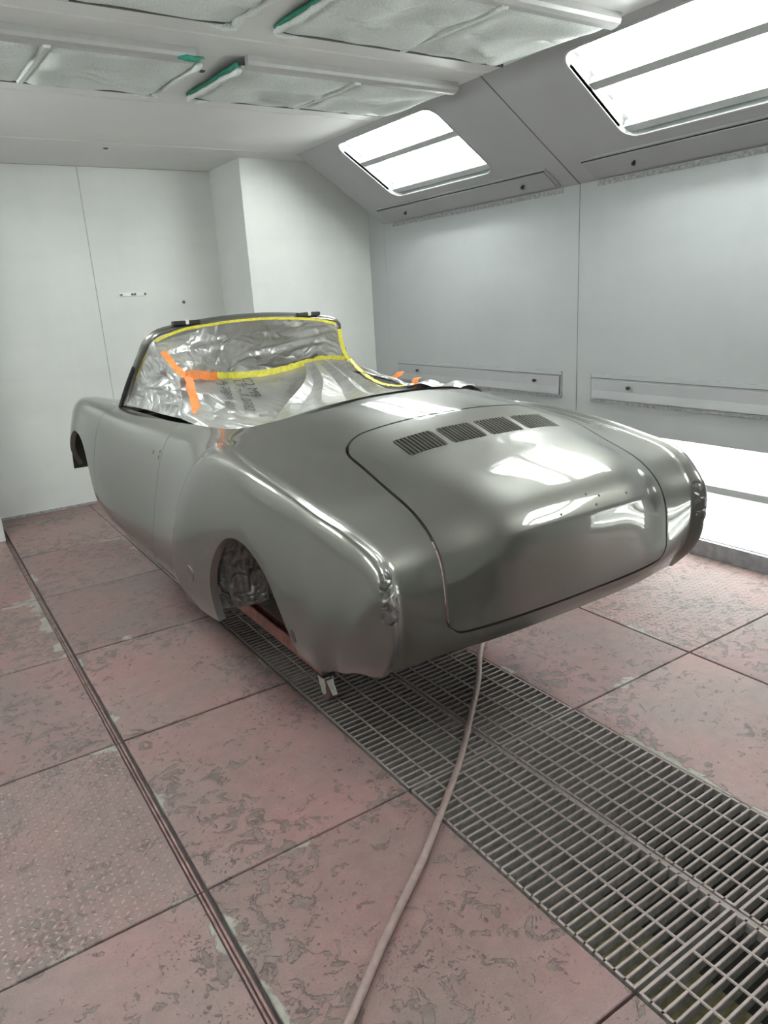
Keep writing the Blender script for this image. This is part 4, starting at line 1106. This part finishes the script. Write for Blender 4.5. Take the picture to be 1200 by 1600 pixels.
# tail lamp openings masked with film (both fenders)
def g_tail(A): return -np.where((A[:, 1] < 1.62) & (np.abs(A[:, 6]) > 0.58), sdf_rr(np.abs(A[:, 6]), A[:, 2], 0.684, 0.930, 0.027, 0.070, 0.018), 5.0)
tm, c_t = clip(m2, g_tail(m2[0]))
for sg in (-1, 1):
    A, F = tm; A = A.copy(); f2 = [f for f in F if A[f[0], 6]*sg > 0]
    rr_ = np.array([mnoise.noise(Vector((a[6]*38, a[1]*30, a[2]*26+sg))) for a in A])
    gg = g_tail(A); A[:, :3] += A[:, 3:6]*(0.0015+0.004*np.abs(rr_)*np.clip(gg/0.01, 0, 1))[:, None]
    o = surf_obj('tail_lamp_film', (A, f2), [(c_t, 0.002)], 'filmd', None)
    tag(o, 'film patch over the tail lamp opening on the fender facing the guide channel' if sg < 0 else 'film patch over the tail lamp opening on the fender facing the low wall light', 'masking film', 'tail lamp film patches')

# film stuffed into the rear wheel arches
for sg in (-1, 1):
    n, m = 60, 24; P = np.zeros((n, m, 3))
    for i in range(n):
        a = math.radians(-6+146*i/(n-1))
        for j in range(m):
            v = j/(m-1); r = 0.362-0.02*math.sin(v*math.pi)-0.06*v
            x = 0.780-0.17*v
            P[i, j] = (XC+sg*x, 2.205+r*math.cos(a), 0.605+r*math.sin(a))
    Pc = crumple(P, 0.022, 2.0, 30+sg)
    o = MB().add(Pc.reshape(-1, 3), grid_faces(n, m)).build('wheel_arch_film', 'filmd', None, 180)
    tag(o, 'crumpled film lining the rear wheel arch on the guide channel side' if sg < 0 else 'crumpled film lining the rear wheel arch on the low light side', 'masking film', 'wheel arch film linings')

# ------------------------------------------------------------------ dolly under the car
dolly = empty('body_dolly', (XC, 3.6, 0)); tag(dolly, 'low red steel dolly on castors carrying the car body', 'dolly')
RX = 1.262
for sg in (-1, 1):
    xo = XC+sg*(XC-RX); xi = XC+sg*(XC-RX-0.055)
    a_, b_ = sorted((xo, xo-sg*0.006)); put(MB().box((a_, 2.56, 0.135), (b_, 4.75, 0.205)).build('rail_web', 'red'), dolly)
    a_, b_ = sorted((xo-sg*0.006, xo-sg*0.055)); put(MB().box((a_, 2.56, 0.135), (b_, 4.75, 0.141)).build('rail_flange', 'brownd'), dolly)
    a_, b_ = sorted((xo-sg*0.056, xo-sg*0.062)); put(MB().box((a_, 2.62, 0.141), (b_, 4.75, 0.19)).build('rail_lip', 'red'), dolly)
    a_, b_ = sorted((xo-sg*0.062, xo-sg*0.16)); put(MB().box((a_, 2.75, 0.175), (b_, 4.75, 0.19)).build('deck_board', 'brownd'), dolly)
    for yc in (2.56, 4.69):
        a_, b_ = sorted((xo-sg*0.004, xo-sg*0.062)); put(MB().box((a_, yc, 0.205), (b_, yc+0.06, 0.235)).build('end_stub', 'red'), dolly)
        post = MB(); a_, b_ = sorted((xo-sg*0.012, xo-sg*0.052)); post.box((a_, yc+0.25, 0.141), (b_, yc+0.30, 0.50)); put(post.build('post', 'red'), dolly)
        a_, b_ = sorted((xo-sg*0.003, xo-sg*0.064)); put(MB().box((a_, yc-0.004, 0.118), (b_, yc+0.075, 0.134)).build('castor_plate', 'black'), dolly)
        cx, cy_2 = xo-sg*0.034, yc+0.02
        wheel = put(MB().lathe([(-0.016, 0.038), (-0.015, 0.045), (-0.010, 0.048), (0.010, 0.048), (0.015, 0.045), (0.016, 0.038)], (cx, cy_2, 0.048), (1, 0, 0), 24).build('castor_wheel', 'castw', None, 40), dolly)
        put(MB().lathe([(-0.019, 0.012), (-0.018, 0.016), (0.018, 0.016), (0.019, 0.012)], (cx, cy_2, 0.048), (1, 0, 0), 16).build('hub_cap', 'chrome', None, 40), wheel)
        for s2 in (-1, 1):
            xx = cx+s2*0.021
            pts = [(cy_2+0.020*math.cos(t_), 0.048+0.020*math.sin(t_)) for t_ in np.linspace(math.pi*0.95, math.pi*2.05, 9)]+[(cy_2+0.036, 0.085), (cy_2+0.044, 0.112), (cy_2-0.016, 0.112), (cy_2-0.022, 0.085)]
            nq = len(pts)
            fk = MB().add([(xx-0.002, y, z) for y, z in pts]+[(xx+0.002, y, z) for y, z in pts], [tuple(range(nq))[::-1], tuple(range(nq, 2*nq))]+[(k_, (k_+1) % nq, nq+(k_+1) % nq, nq+k_) for k_ in range(nq)])
            put(fk.build('castor_fork', 'chrome'), dolly)
        put(MB().lathe([(0, 0.026), (0.012, 0.030), (0.016, 0.026)], (cx, cy_2+0.015, 0.102), (0, 0, 1), 18).build('swivel_race', 'chrome', None, 40), dolly)
        put(MB().add([(cx-0.012, cy_2-0.066, 0.046), (cx+0.012, cy_2-0.066, 0.046), (cx+0.015, cy_2-0.020, 0.098), (cx-0.015, cy_2-0.020, 0.098), (cx-0.012, cy_2-0.070, 0.049), (cx+0.012, cy_2-0.070, 0.049), (cx+0.015, cy_2-0.024, 0.103), (cx-0.015, cy_2-0.024, 0.103)], [(0, 3, 2, 1), (4, 5, 6, 7), (0, 1, 5, 4), (1, 2, 6, 5), (2, 3, 7, 6), (3, 0, 4, 7)]).build('brake_pedal', 'chrome'), dolly)
for yc in (2.90, 4.45):
    put(MB().box((RX+0.07, yc, 0.142), (2*XC-RX-0.07, yc+0.05, 0.174)).build('cross_member', 'brownd'), dolly)

# ------------------------------------------------------------------ air hose on the floor
hp = [(2.62, 2.86), (2.40, 2.70), (2.115, 2.494), (1.91, 2.275), (1.716, 2.09), (1.423, 1.826), (1.226, 1.671), (1.045, 1.534), (0.824, 1.386), (0.587, 1.215), (0.30, 1.02), (-0.05, 0.85)]
hp = resample([(x, y, 0.0145) for x, y in hp], 120)
hose = MB().tube(hp, 0.0125, 12).build('air_hose', 'hose', None, 60); tag(hose, 'pinkish grey air hose running across the floor and grates from under the car', 'hose')
